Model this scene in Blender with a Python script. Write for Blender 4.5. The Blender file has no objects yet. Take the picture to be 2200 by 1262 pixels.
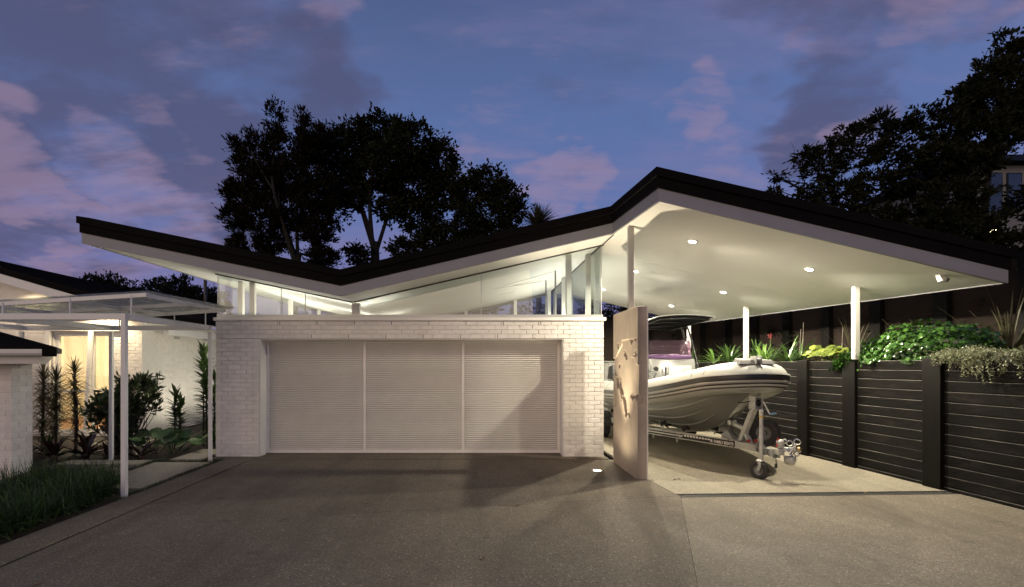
import bpy, bmesh, math, random
import numpy as np
from mathutils import Vector, Matrix

random.seed(7)
RNG = np.random.default_rng(11)
SC = bpy.context.scene
COL = SC.collection
R = math.radians

# ------------------------------------------------------------------ camera
EYE = 1.78
cam_data = bpy.data.cameras.new("camera")
cam_data.sensor_width = 36.0
cam_data.sensor_fit = 'HORIZONTAL'
cam_data.lens = 36.0 * 1050 / 2200
cam_data.shift_x = (1100 - 1015) / 2200
cam_data.shift_y = (785 - 631) / 2200
cam_data.clip_end = 2000
cam_data.clip_start = 0.05
cam = bpy.data.objects.new("camera", cam_data)
cam.location = (0, 0, EYE)
cam.rotation_euler = (R(90), 0, 0)
COL.objects.link(cam)
SC.camera = cam

# ------------------------------------------------------------------ view
SC.view_settings.view_transform = 'Standard'
SC.view_settings.look = 'None'
SC.view_settings.gamma = 1.0
SC.view_settings.exposure = 0.12
SC.render.engine = 'CYCLES'
SC.cycles.use_denoising = True
SC.cycles.max_bounces = 8
SC.cycles.diffuse_bounces = 4
SC.cycles.glossy_bounces = 4
SC.cycles.transmission_bounces = 6
SC.cycles.transparent_max_bounces = 16
SC.cycles.caustics_reflective = False
SC.cycles.caustics_refractive = False
SC.cycles.sample_clamp_indirect = 4.0

# ------------------------------------------------------------------ world: dusk sky with clouds
world = bpy.data.worlds.new("World")
SC.world = world
world.use_nodes = True
wn = world.node_tree.nodes
wl = world.node_tree.links
wn.clear()


def wnode(kind, **kw):
    n = wn.new(kind)
    for k, v in kw.items():
        setattr(n, k, v)
    return n


def wmath(op, a, b=None, clamp=False):
    n = wn.new('ShaderNodeMath')
    n.operation = op
    n.use_clamp = clamp
    for i, s in enumerate((a, b)):
        if s is None:
            continue
        if isinstance(s, (int, float)):
            n.inputs[i].default_value = s
        else:
            wl.new(s, n.inputs[i])
    return n.outputs[0]


def wmix(fac, a, b):
    n = wn.new('ShaderNodeMix')
    n.data_type = 'RGBA'
    if isinstance(fac, (int, float)):
        n.inputs[0].default_value = fac
    else:
        wl.new(fac, n.inputs[0])
    for i, s in ((6, a), (7, b)):
        if isinstance(s, tuple):
            n.inputs[i].default_value = (*s, 1)
        else:
            wl.new(s, n.inputs[i])
    return n.outputs[2]


tc = wnode('ShaderNodeTexCoord')
nrm = wnode('ShaderNodeVectorMath', operation='NORMALIZE')
wl.new(tc.outputs['Generated'], nrm.inputs[0])
DIR = nrm.outputs[0]
sep = wnode('ShaderNodeSeparateXYZ')
wl.new(DIR, sep.inputs[0])
DZ = sep.outputs[2]
# cloud-plane coordinates
den = wmath('ADD', wmath('MAXIMUM', DZ, 0.0), 0.22)
cx = wmath('DIVIDE', sep.outputs[0], den)
cy = wmath('DIVIDE', sep.outputs[1], den)
comb = wnode('ShaderNodeCombineXYZ')
wl.new(cx, comb.inputs[0])
wl.new(cy, comb.inputs[1])
PLANE = comb.outputs[0]


def wnoise(vec, scale, detail=6, rough=0.55, off=(0, 0, 0), dist=0.0, stretch=(1, 1, 1), rot=0.0):
    mp = wnode('ShaderNodeMapping')
    mp.inputs['Location'].default_value = off
    mp.inputs['Scale'].default_value = stretch
    mp.inputs['Rotation'].default_value = (0, 0, rot)
    wl.new(vec, mp.inputs[0])
    n = wnode('ShaderNodeTexNoise')
    n.noise_dimensions = '2D'
    n.inputs['Scale'].default_value = scale
    n.inputs['Detail'].default_value = detail
    n.inputs['Roughness'].default_value = rough
    n.inputs['Distortion'].default_value = dist
    wl.new(mp.outputs[0], n.inputs[0])
    return n


# warped direction, so that cloud banks have torn outlines
wn1 = wnoise(PLANE, 1.6, 4, 0.6, (3.1, 1.7, 0.0))
sub = wnode('ShaderNodeVectorMath', operation='SUBTRACT')
wl.new(wn1.outputs['Color'], sub.inputs[0])
sub.inputs[1].default_value = (0.5, 0.5, 0.5)
scl = wnode('ShaderNodeVectorMath', operation='SCALE')
wl.new(sub.outputs[0], scl.inputs[0])
scl.inputs['Scale'].default_value = 0.50
addv = wnode('ShaderNodeVectorMath', operation='ADD')
wl.new(DIR, addv.inputs[0])
wl.new(scl.outputs[0], addv.inputs[1])
nrm2 = wnode('ShaderNodeVectorMath', operation='NORMALIZE')
wl.new(addv.outputs[0], nrm2.inputs[0])
WDIR = nrm2.outputs[0]


def bank(px, py, deg, stretch=1.0):
    """soft round cloud bank around a compass direction"""
    v = Vector(((px - 1015) / 1050, 1.0, (785 - py) / 1050)).normalized()
    d = wnode('ShaderNodeVectorMath', operation='DOT_PRODUCT')
    wl.new(WDIR, d.inputs[0])
    d.inputs[1].default_value = v
    m = wnode('ShaderNodeMapRange')
    m.interpolation_type = 'SMOOTHSTEP'
    wl.new(d.outputs['Value'], m.inputs[0])
    m.inputs[1].default_value = math.cos(R(deg))
    m.inputs[2].default_value = math.cos(R(deg * 0.25))
    m.inputs[3].default_value = 0.0
    m.inputs[4].default_value = stretch
    return m.outputs[0]


def wsum(items):
    o = items[0]
    for i in items[1:]:
        o = wmath('MAXIMUM', o, i)
    return o


def ramp(val, a, b):
    m = wnode('ShaderNodeMapRange')
    m.interpolation_type = 'SMOOTHSTEP'
    wl.new(val, m.inputs[0])
    m.inputs[1].default_value = a
    m.inputs[2].default_value = b
    return m.outputs[0]


# clear twilight sky: physically based sky with the sun just down behind the camera, tinted by height
sky = wnode('ShaderNodeTexSky')
sky.sky_type = 'NISHITA'
sky.sun_disc = False
sky.sun_elevation = R(1.0)
sky.sun_rotation = R(205)
sky.air_density = 1.2
sky.dust_density = 1.5
sky.ozone_density = 4.0
el = wmath('MAXIMUM', DZ, 0.0)
cr = wnode('ShaderNodeValToRGB')
e = cr.color_ramp.elements
e[0].position = 0.0
e[0].color = (0.235, 0.190, 0.385, 1)
e[1].position = 1.0
e[1].color = (0.030, 0.042, 0.095, 1)
for p_, c_ in ((0.15, (0.190, 0.190, 0.410, 1)), (0.30, (0.130, 0.190, 0.430, 1)), (0.45, (0.112, 0.172, 0.385, 1)), (0.60, (0.085, 0.125, 0.275, 1))):
    k = cr.color_ramp.elements.new(p_)
    k.color = c_
wl.new(el, cr.inputs[0])
skycol = cr.outputs[0]
# thin veil of high cirrus
veil = ramp(wnoise(PLANE, 1.3, 7, 0.66, (0.4, 6.2, 0), 0.0, (0.55, 2.0, 1), R(35)).outputs['Fac'], 0.42, 0.78)
skycol = wmix(wmath('MULTIPLY', veil, 0.48), skycol, (0.255, 0.215, 0.40))
# dark grey-mauve cloud banks
n_dark = wnoise(PLANE, 2.4, 7, 0.62, (8.3, 2.2, 0), 0.0, (1, 1.5, 1), R(20)).outputs['Fac']
dark = wsum([bank(190, 60, 17), bank(330, 210, 15), bank(480, 330, 11), bank(-120, 230, 16),
             bank(60, 290, 11), bank(600, 160, 9, 0.8), bank(1900, 60, 8, 0.9), bank(1800, 225, 5, 0.8),
             bank(60, 560, 9, 0.8), bank(1720, 20, 6, 0.7)])
darkm = ramp(wmath('ADD', wmath('MULTIPLY', dark, 0.46), n_dark), 0.52, 1.00)
skycol = wmix(wmath('MULTIPLY', darkm, 0.72), skycol, (0.088, 0.082, 0.158))
# pink cloud tops catching the afterglow
n_pink = wnoise(PLANE, 3.6, 7, 0.64, (1.3, 9.2, 0), 0.0, (0.7, 2.2, 1), R(28)).outputs['Fac']
pink = wsum([bank(30, 420, 6, 1.35), bank(120, 455, 5, 1.2), bank(340, 480, 7, 0.9), bank(250, 560, 6, 0.7), bank(715, 30, 6, 0.8),
             bank(1195, 400, 5), bank(1265, 420, 4), bank(1150, 440, 5, 0.8), bank(1195, 330, 3.5), bank(1960, 118, 3.5, 0.8), bank(1480, 245, 4, 0.8),
             bank(1410, 262, 3, 0.7), bank(1600, 335, 5, 0.7), bank(1090, 240, 5, 0.45), bank(1230, 110, 6, 0.4), bank(1000, 300, 3, 0.6),
             bank(1780, 190, 4, 0.4), bank(2050, 60, 5, 0.35), bank(480, 150, 7, 0.5), bank(440, 290, 4, 0.7)])
pinkm = ramp(wmath('ADD', wmath('MULTIPLY', pink, 0.40), n_pink), 0.60, 1.08)
skycol = wmix(wmath('MULTIPLY', pinkm, 0.52), skycol, (0.38, 0.265, 0.38))
# below the horizon the sky is dark
grd = ramp(DZ, -0.10, 0.0)
skycol = wmix(grd, (0.03, 0.03, 0.04), skycol)
bg1 = wnode('ShaderNodeBackground')
wl.new(skycol, bg1.inputs[0])
bg1.inputs[1].default_value = 0.84
bg2 = wnode('ShaderNodeBackground')
wl.new(sky.outputs[0], bg2.inputs[0])
bg2.inputs[1].default_value = 0.015
addsh = wnode('ShaderNodeAddShader')
wl.new(bg1.outputs[0], addsh.inputs[0])
wl.new(bg2.outputs[0], addsh.inputs[1])
world.cycles.sampling_method = 'MANUAL'
world.cycles.sample_map_resolution = 256
wout = wnode('ShaderNodeOutputWorld')
wl.new(addsh.outputs[0], wout.inputs[0])

# afterglow: the sun has just gone, behind the camera
sun_data = bpy.data.lights.new("sun", 'SUN')
sun_data.energy = 1.40
sun_data.angle = R(70)
sun_data.color = (1.0, 0.74, 0.40)
sun = bpy.data.objects.new("sun", sun_data)
sun.rotation_euler = (R(86), 0, R(-28))
sun.location = (0, -20, 20)
COL.objects.link(sun)

WARM = (1.0, 0.90, 0.70)      # colour of the downlights
NEUT = (1.0, 0.93, 0.76)      # colour of the garage strips


# ------------------------------------------------------------------ helpers
def W(px, py, d):
    """point seen at photograph pixel (px, py) at depth d"""
    return Vector(((px - 1015) / 1050 * d, d, EYE - (py - 785) / 1050 * d))


def G(px, py, z=0.0):
    """point on the level z seen at photograph pixel"""
    d = 1050 * (EYE - z) / (py - 785)
    return Vector(((px - 1015) / 1050 * d, d, z))


def np_mesh(name, V, F):
    V = np.asarray(V, dtype=np.float32)
    F = np.asarray(F, dtype=np.int32)
    me = bpy.data.meshes.new(name)
    n, k = F.shape
    me.vertices.add(len(V))
    me.vertices.foreach_set('co', V.ravel())
    me.loops.add(n * k)
    me.loops.foreach_set('vertex_index', F.ravel())
    me.polygons.add(n)
    me.polygons.foreach_set('loop_start', np.arange(0, n * k, k, dtype=np.int32))
    me.polygons.foreach_set('loop_total', np.full(n, k, dtype=np.int32))
    me.update(calc_edges=True)
    me.validate()
    return me


def link(name, me, mat=None, parent=None, smooth=False):
    o = bpy.data.objects.new(name, me)
    COL.objects.link(o)
    if mat is not None and me is not None and len(me.materials) == 0:
        me.materials.append(mat)
    if smooth and me is not None:
        me.polygons.foreach_set('use_smooth', np.ones(len(me.polygons), dtype=bool))
    if parent is not None:
        o.parent = parent
        o.matrix_parent_inverse = Matrix.Translation(-parent.location) if parent.parent is None and parent.type == 'EMPTY' else Matrix.Identity(4)
    return o


def thing(name, loc, label, cat, group=None):
    o = bpy.data.objects.new(name, None)
    o.empty_display_size = 0.2
    o.location = loc
    COL.objects.link(o)
    o['label'] = label
    o['category'] = cat
    if group:
        o['group'] = group
    return o


def tag(o, label, cat, group=None):
    o['label'] = label
    o['category'] = cat
    if group:
        o['group'] = group
    return o


def struct(o):
    o['kind'] = 'structure'
    return o


class MB:
    """collects shapes, builds one mesh object"""

    def __init__(self, xf=None):
        self.v, self.f, self.xf = [], [], xf

    def add(self, vs, fs):
        n = len(self.v)
        for p in vs:
            p = Vector(p)
            self.v.append(tuple(self.xf(p)) if self.xf else tuple(p))
        self.f += [tuple(i + n for i in q) for q in fs]

    def box(self, x0, x1, y0, y1, z0, z1):
        self.add([(x0, y0, z0), (x1, y0, z0), (x1, y1, z0), (x0, y1, z0), (x0, y0, z1), (x1, y0, z1), (x1, y1, z1), (x0, y1, z1)],
                 [(0, 3, 2, 1), (4, 5, 6, 7), (0, 1, 5, 4), (1, 2, 6, 5), (2, 3, 7, 6), (3, 0, 4, 7)])
        return self

    def hexa(self, a, b):
        """solid between two quads a and b (same winding)"""
        self.add(list(a) + list(b), [(0, 3, 2, 1), (4, 5, 6, 7), (0, 1, 5, 4), (1, 2, 6, 5), (2, 3, 7, 6), (3, 0, 4, 7)])
        return self

    def prism(self, poly, vec):
        n = len(poly)
        vec = Vector(vec)
        a = [Vector(p) for p in poly]
        b = [p + vec for p in a]
        self.add(a + b, [tuple(reversed(range(n))), tuple(range(n, 2 * n))] + [(i, (i + 1) % n, n + (i + 1) % n, n + i) for i in range(n)])
        return self

    def bar(self, p, q, w, h, up=(0, 0, 1)):
        p, q = Vector(p), Vector(q)
        t = (q - p).normalized()
        up = Vector(up)
        if abs(t.dot(up)) > 0.98:
            up = Vector((0, 1, 0))
        s = t.cross(up).normalized() * (w / 2)
        u = s.cross(t).normalized() * (h / 2)
        self.hexa([p - s - u, p + s - u, p + s + u, p - s + u], [q - s - u, q + s - u, q + s + u, q - s + u])
        return self

    def tube(self, pts, r, n=8, caps=True, closed=False):
        pts = [Vector(p) for p in pts]
        m = len(pts)
        rs = r if isinstance(r, (list, tuple)) else [r] * m
        vs = []
        prev = None
        for i, p in enumerate(pts):
            if closed:
                t = (pts[(i + 1) % m] - pts[i - 1])
            else:
                t = (pts[min(i + 1, m - 1)] - pts[max(i - 1, 0)])
            t = t.normalized()
            if prev is None:
                a = t.cross(Vector((0, 0, 1)))
                if a.length < 0.05:
                    a = t.cross(Vector((0, 1, 0)))
            else:
                a = prev - t * prev.dot(t)
            a.normalize()
            prev = a
            b = t.cross(a)
            for k in range(n):
                an = 2 * math.pi * k / n
                vs.append(p + (a * math.cos(an) + b * math.sin(an)) * rs[i])
        fs = []
        for i in range(m if closed else m - 1):
            j = (i + 1) % m
            for k in range(n):
                fs.append((i * n + k, i * n + (k + 1) % n, j * n + (k + 1) % n, j * n + k))
        if caps and not closed:
            fs.append(tuple(reversed(range(n))))
            fs.append(tuple(range((m - 1) * n, m * n)))
        self.add(vs, fs)
        return self

    def lathe(self, prof, c, axis=(0, 0, 1), n=20, cap=True):
        """prof: [(radius, height)] turned about axis through c"""
        c = Vector(c)
        ax = Vector(axis).normalized()
        a = ax.cross(Vector((0, 0, 1)))
        if a.length < 0.05:
            a = Vector((1, 0, 0))
        a.normalize()
        b = ax.cross(a)
        vs = [c + ax * h + (a * math.cos(2 * math.pi * k / n) + b * math.sin(2 * math.pi * k / n)) * r for r, h in prof for k in range(n)]
        fs = [(i * n + k, i * n + (k + 1) % n, (i + 1) * n + (k + 1) % n, (i + 1) * n + k) for i in range(len(prof) - 1) for k in range(n)]
        if cap:
            fs.append(tuple(reversed(range(n))))
            fs.append(tuple(range((len(prof) - 1) * n, len(prof) * n)))
        self.add(vs, fs)
        return self

    def sweep(self, path, prof, closed=True, up=Vector((0, 0, 1)), ends=True):
        """prof (outward, up) offsets swept along path; outward = right of travel, horizontal"""
        m, n = len(path), len(prof)
        vs = []
        for i, p in enumerate(path):
            t = (Vector(path[min(i + 1, m - 1)]) - Vector(path[max(i - 1, 0)]))
            o = t.cross(up).normalized()
            pr = prof[i] if isinstance(prof[0], list) else prof
            for a, b in pr:
                vs.append(Vector(p) + o * a + up * b)
        if isinstance(prof[0], list):
            n = len(prof[0])
        fs = []
        for i in range(m - 1):
            for k in range(n if closed else n - 1):
                fs.append((i * n + k, i * n + (k + 1) % n, (i + 1) * n + (k + 1) % n, (i + 1) * n + k))
        if ends and closed:
            fs.append(tuple(reversed(range(n))))
            fs.append(tuple(range((m - 1) * n, m * n)))
        self.add(vs, fs)
        return self

    def mesh(self, name):
        me = bpy.data.meshes.new(name)
        me.from_pydata(self.v, [], self.f)
        me.update()
        bm = bmesh.new()
        bm.from_mesh(me)
        bmesh.ops.recalc_face_normals(bm, faces=bm.faces)
        bm.to_mesh(me)
        bm.free()
        return me

    def build(self, name, mat, parent=None, smooth=False, bevel=0.0, auto=None):
        me = self.mesh(name)
        if bevel:
            bm = bmesh.new()
            bm.from_mesh(me)
            bmesh.ops.bevel(bm, geom=[e_ for e_ in bm.edges if e_.is_manifold and e_.calc_face_angle(0) > 0.6], offset=bevel, segments=2, profile=0.6, affect='EDGES', clamp_overlap=True)
            bm.to_mesh(me)
            bm.free()
        o = link(name, me, mat, parent, smooth)
        if auto is not None:
            me.polygons.foreach_set('use_smooth', np.ones(len(me.polygons), dtype=bool))
            me.set_sharp_from_angle(angle=R(auto))
        return o


def catmull(pts, per=8):
    pts = [Vector(p) for p in pts]
    out = []
    for i in range(len(pts) - 1):
        p0, p1, p2, p3 = pts[max(i - 1, 0)], pts[i], pts[i + 1], pts[min(i + 2, len(pts) - 1)]
        for k in range(per):
            t = k / per
            out.append(0.5 * ((2 * p1) + (p2 - p0) * t + (2 * p0 - 5 * p1 + 4 * p2 - p3) * t * t + (3 * p1 - p0 - 3 * p2 + p3) * t ** 3))
    out.append(pts[-1])
    return out


# ------------------------------------------------------------------ materials
MATS = {}


def new_mat(name):
    m = bpy.data.materials.new(name)
    m.use_nodes = True
    nt = m.node_tree
    bs = nt.nodes['Principled BSDF']
    MATS[name] = m
    return m, nt, bs


def pos_noise(nt, scale, detail=4, rough=0.55, stretch=None):
    g = nt.nodes.new('ShaderNodeNewGeometry')
    v = g.outputs['Position']
    if stretch:
        mp = nt.nodes.new('ShaderNodeMapping')
        mp.inputs['Scale'].default_value = stretch
        nt.links.new(v, mp.inputs[0])
        v = mp.outputs[0]
    n = nt.nodes.new('ShaderNodeTexNoise')
    n.inputs['Scale'].default_value = scale
    n.inputs['Detail'].default_value = detail
    n.inputs['Roughness'].default_value = rough
    nt.links.new(v, n.inputs[0])
    return n.outputs['Fac']


def mrange(nt, val, a, b, c, d):
    m = nt.nodes.new('ShaderNodeMapRange')
    nt.links.new(val, m.inputs[0])
    for i, x in enumerate((a, b, c, d)):
        m.inputs[i + 1].default_value = x
    return m.outputs[0]


def mixc(nt, fac, a, b, blend='MIX'):
    n = nt.nodes.new('ShaderNodeMix')
    n.data_type = 'RGBA'
    n.blend_type = blend
    if isinstance(fac, (int, float)):
        n.inputs[0].default_value = fac
    else:
        nt.links.new(fac, n.inputs[0])
    for i, s in ((6, a), (7, b)):
        if isinstance(s, tuple):
            n.inputs[i].default_value = (*s[:3], 1)
        else:
            nt.links.new(s, n.inputs[i])
    return n.outputs[2]


def bump(nt, bs, height, strength=0.3, dist=0.01):
    b = nt.nodes.new('ShaderNodeBump')
    b.inputs['Strength'].default_value = strength
    b.inputs['Distance'].default_value = dist
    nt.links.new(height, b.inputs['Height'])
    nt.links.new(b.outputs[0], bs.inputs['Normal'])


def simple(name, col, rough=0.5, metal=0.0, var=0.12, scale=6.0, bmp=0.0, bscale=60, spec=0.5, rnd=0.0, stretch=None, dirt=None):
    m, nt, bs = new_mat(name)
    n = pos_noise(nt, scale, 5, 0.6, stretch)
    dark = tuple(c * (1 - var) for c in col)
    lite = tuple(min(1, c * (1 + var)) for c in col)
    c = mixc(nt, mrange(nt, n, 0.3, 0.7, 0, 1), dark, lite)
    if dirt:
        dn = pos_noise(nt, 1.7, 7, 0.7, dirt[2] if len(dirt) > 2 else None)
        c = mixc(nt, mrange(nt, dn, 0.52, 0.78, 0, dirt[1]), c, dirt[0])
    if rnd:
        oi = nt.nodes.new('ShaderNodeObjectInfo')
        c = mixc(nt, mrange(nt, oi.outputs['Random'], 0, 1, 0, rnd), c, (0.0, 0.0, 0.0))
    nt.links.new(c, bs.inputs['Base Color'])
    bs.inputs['Roughness'].default_value = rough
    bs.inputs['Metallic'].default_value = metal
    bs.inputs['Specular IOR Level'].default_value = spec
    if bmp:
        bump(nt, bs, pos_noise(nt, bscale, 4, 0.6, stretch), bmp, 0.01)
    return m


def emit(name, col, strength):
    m = bpy.data.materials.new(name)
    m.use_nodes = True
    nt = m.node_tree
    nt.nodes.clear()
    e_ = nt.nodes.new('ShaderNodeEmission')
    e_.inputs[0].default_value = (*col, 1)
    e_.inputs[1].default_value = strength
    o = nt.nodes.new('ShaderNodeOutputMaterial')
    nt.links.new(e_.outputs[0], o.inputs[0])
    MATS[name] = m
    return m


def glass(name, tint=(0.93, 0.96, 0.95), rough=0.0, refl=1.0, ior=1.5):
    """thin pane: clear with a Fresnel reflection"""
    m = bpy.data.materials.new(name)
    m.use_nodes = True
    nt = m.node_tree
    nt.nodes.clear()
    t = nt.nodes.new('ShaderNodeBsdfTransparent')
    t.inputs[0].default_value = (*tint, 1)
    g = nt.nodes.new('ShaderNodeBsdfGlossy')
    g.inputs['Roughness'].default_value = rough
    f = nt.nodes.new('ShaderNodeFresnel')
    gm = nt.nodes.new('ShaderNodeNewGeometry')
    io = nt.nodes.new('ShaderNodeMapRange')
    io.inputs[3].default_value = ior
    io.inputs[4].default_value = 1.0 / ior      # the far face of a pane reflects like the near one
    nt.links.new(gm.outputs['Backfacing'], io.inputs[0])
    nt.links.new(io.outputs[0], f.inputs[0])
    mu = nt.nodes.new('ShaderNodeMath')
    mu.operation = 'MULTIPLY'
    mu.inputs[1].default_value = refl
    mu.use_clamp = True
    nt.links.new(f.outputs[0], mu.inputs[0])
    mx = nt.nodes.new('ShaderNodeMixShader')
    nt.links.new(mu.outputs[0], mx.inputs[0])
    nt.links.new(t.outputs[0], mx.inputs[1])
    nt.links.new(g.outputs[0], mx.inputs[2])
    o = nt.nodes.new('ShaderNodeOutputMaterial')
    nt.links.new(mx.outputs[0], o.inputs[0])
    MATS[name] = m
    return m


def hazy(name, tint, body, amount, rough=0.05, refl=1.2, ior=1.45):
    """tinted plastic sheet: clear with some scattering body and a Fresnel reflection"""
    m = glass(name, tint, rough, refl, ior)
    nt = m.node_tree
    mx = [n_ for n_ in nt.nodes if n_.type == 'MIX_SHADER'][0]
    tr = [n_ for n_ in nt.nodes if n_.type == 'BSDF_TRANSPARENT'][0]
    d1 = nt.nodes.new('ShaderNodeBsdfDiffuse')
    d2 = nt.nodes.new('ShaderNodeBsdfTranslucent')
    for d_ in (d1, d2):
        d_.inputs[0].default_value = (*body, 1)
    m1 = nt.nodes.new('ShaderNodeMixShader')
    m1.inputs[0].default_value = 0.5
    nt.links.new(d1.outputs[0], m1.inputs[1])
    nt.links.new(d2.outputs[0], m1.inputs[2])
    m2 = nt.nodes.new('ShaderNodeMixShader')
    m2.inputs[0].default_value = amount
    nt.links.new(tr.outputs[0], m2.inputs[1])
    nt.links.new(m1.outputs[0], m2.inputs[2])
    nt.links.new(m2.outputs[0], mx.inputs[1])
    return m


def foliage(name, col, col2, rough=0.45, trans=0.25, spec=0.5, scale=9.0):
    m, nt, bs = new_mat(name)
    n = pos_noise(nt, scale, 3, 0.6)
    g2 = nt.nodes.new('ShaderNodeNewGeometry')
    av = nt.nodes.new('ShaderNodeMath')
    av.operation = 'ADD'
    nt.links.new(n, av.inputs[0])
    nt.links.new(mrange(nt, g2.outputs['Random Per Island'], 0, 1, -0.28, 0.28), av.inputs[1])
    c = mixc(nt, mrange(nt, av.outputs[0], 0.25, 0.75, 0, 1), col, col2)
    nt.links.new(c, bs.inputs['Base Color'])
    bs.inputs['Roughness'].default_value = rough
    bs.inputs['Specular IOR Level'].default_value = spec
    tr = nt.nodes.new('ShaderNodeBsdfTranslucent')
    nt.links.new(c, tr.inputs[0])
    mx = nt.nodes.new('ShaderNodeMixShader')
    mx.inputs[0].default_value = trans
    nt.links.new(bs.outputs[0], mx.inputs[1])
    nt.links.new(tr.outputs[0], mx.inputs[2])
    nt.links.new(mx.outputs[0], nt.nodes['Material Output'].inputs[0])
    return m


def aggregate(name, base, lo, hi, scale=95.0, stain=0.35, fleck=(0.62, 0.58, 0.50)):
    """washed concrete: small stones of mixed colour in a grey-brown matrix"""
    m, nt, bs = new_mat(name)
    g = nt.nodes.new('ShaderNodeNewGeometry')
    vo = nt.nodes.new('ShaderNodeTexVoronoi')
    vo.inputs['Scale'].default_value = scale
    nt.links.new(g.outputs['Position'], vo.inputs[0])
    sepc = nt.nodes.new('ShaderNodeSeparateColor')
    nt.links.new(vo.outputs['Color'], sepc.inputs[0])
    c = mixc(nt, sepc.outputs[0], lo, hi)
    # a few pale flecks and dark stones
    fl = mrange(nt, sepc.outputs[1], 0.955, 0.975, 0, 0.9)
    c = mixc(nt, fl, c, fleck)
    dk = mrange(nt, sepc.outputs[2], 0.88, 0.93, 0, 0.65)
    c = mixc(nt, dk, c, tuple(x * 0.25 for x in lo))
    edge = mrange(nt, vo.outputs['Distance'], 0.25, 0.7, 0, 0.55)
    c = mixc(nt, edge, c, base)
    big = pos_noise(nt, 0.55, 7, 0.65)
    c = mixc(nt, mrange(nt, big, 0.40, 0.68, 0, stain), c, tuple(x * 0.45 for x in base))
    mid = pos_noise(nt, 5.0, 6, 0.7)
    c = mixc(nt, mrange(nt, mid, 0.38, 0.70, 0, 0.30), c, tuple(x * 0.5 for x in base))
    band = pos_noise(nt, 1.1, 4, 0.6, (1.6, 0.22, 1))
    c = mixc(nt, mrange(nt, band, 0.48, 0.72, 0, 0.48), c, tuple(x * 0.40 for x in base))
    spot = pos_noise(nt, 3.1, 2, 0.4)
    c = mixc(nt, mrange(nt, spot, 0.69, 0.76, 0, 0.45), c, tuple(x * 0.30 for x in base))
    sm = pos_noise(nt, 28.0, 4, 0.7)
    c = mixc(nt, mrange(nt, sm, 0.45, 0.72, 0, 0.45), c, tuple(x * 0.42 for x in base))
    nt.links.new(c, bs.inputs['Base Color'])
    bs.inputs['Roughness'].default_value = 0.82
    bs.inputs['Specular IOR Level'].default_value = 0.3
    bump(nt, bs, vo.outputs['Distance'], 0.45, 0.006)
    return m


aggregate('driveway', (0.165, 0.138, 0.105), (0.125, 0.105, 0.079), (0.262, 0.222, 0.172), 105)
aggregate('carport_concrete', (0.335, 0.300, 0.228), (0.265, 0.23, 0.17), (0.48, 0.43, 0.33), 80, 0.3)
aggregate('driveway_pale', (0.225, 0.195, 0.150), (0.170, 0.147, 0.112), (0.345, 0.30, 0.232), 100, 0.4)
aggregate('kerb_concrete', (0.17, 0.142, 0.11), (0.13, 0.108, 0.082), (0.24, 0.20, 0.155), 110, 0.45)
aggregate('paver', (0.36, 0.32, 0.25), (0.30, 0.27, 0.21), (0.48, 0.43, 0.34), 120, 0.2)
aggregate('mulch', (0.016, 0.010, 0.007), (0.012, 0.008, 0.005), (0.055, 0.032, 0.020), 34, 0.3, (0.10, 0.065, 0.045))
simple('post_paint', (0.46, 0.45, 0.42), 0.45, var=0.04, scale=3)
simple('fascia_paint', (0.245, 0.245, 0.275), 0.5, var=0.04, scale=3, dirt=((0.36, 0.34, 0.33), 0.3))
simple('white_brick', (0.80, 0.765, 0.72), 0.62, var=0.06, scale=9, bmp=0.35, bscale=55, rnd=0.10, dirt=((0.52, 0.48, 0.43), 0.35, (1, 1, 0.5)))
simple('white_paint', (0.80, 0.785, 0.755), 0.42, var=0.03, scale=3, bmp=0.05, bscale=30, dirt=((0.66, 0.63, 0.58), 0.25))
simple('soffit_paint', (0.80, 0.795, 0.77), 0.65, var=0.02, scale=1.2, bmp=0.04, bscale=14)
simple('door_paint', (0.80, 0.76, 0.71), 0.48, var=0.04, scale=4, dirt=((0.60, 0.56, 0.52), 0.25, (0.6, 1, 3)))
simple('sill_metal', (0.50, 0.51, 0.50), 0.38, 0.35, var=0.06, scale=4)
simple('dark_track', (0.055, 0.045, 0.035), 0.4, 0.5)
simple('black_roof', (0.0045, 0.0036, 0.0034), 0.75, 0.0, var=0.3, scale=2, spec=0.07)
simple('black_timber', (0.0062, 0.0054, 0.0046), 0.75, var=0.45, scale=5, bmp=1.0, bscale=22, rnd=0.45, stretch=(4, 1.0, 16), dirt=((0.034, 0.030, 0.025), 0.75, (1, 1.6, 7)), spec=0.08)
simple('edge_highlight', (0.060, 0.055, 0.047), 0.8, var=0.97, scale=2.2, stretch=(1, 1.5, 1))  # painted highlight: light caught on the boards' upper edges, as a paler colour
simple('mortar', (0.69, 0.66, 0.62), 0.75, var=0.08, scale=8)
simple('black_post', (0.0048, 0.0043, 0.0036), 0.55, spec=0.1, var=0.25, scale=3, bmp=0.2, bscale=20, stretch=(4, 4, 0.6))
simple('fence_timber', (0.020, 0.014, 0.011), 0.85, spec=0.15, var=0.4, scale=4, bmp=0.5, bscale=24, stretch=(3, 1, 12))
simple('grey_fence', (0.16, 0.16, 0.15), 0.7, var=0.25, scale=6, bmp=0.3, bscale=30, stretch=(4, 4, 0.7))
simple('weep', (0.01, 0.009, 0.008), 0.9)
simple('blade_concrete', (0.46, 0.385, 0.305), 0.72, var=0.16, scale=2.6, bmp=0.25, bscale=40, dirt=((0.28, 0.23, 0.185), 0.55, (2.2, 2.2, 0.35)))
simple('grate', (0.12, 0.12, 0.115), 0.5, 0.5)
simple('rim_grey', (0.17, 0.17, 0.168), 0.45, 0.4, var=0.25, scale=20, dirt=((0.08, 0.075, 0.07), 0.5))
simple('steel', (0.44, 0.45, 0.44), 0.42, 0.75, var=0.2, scale=14, dirt=((0.25, 0.23, 0.2), 0.4))
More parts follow.
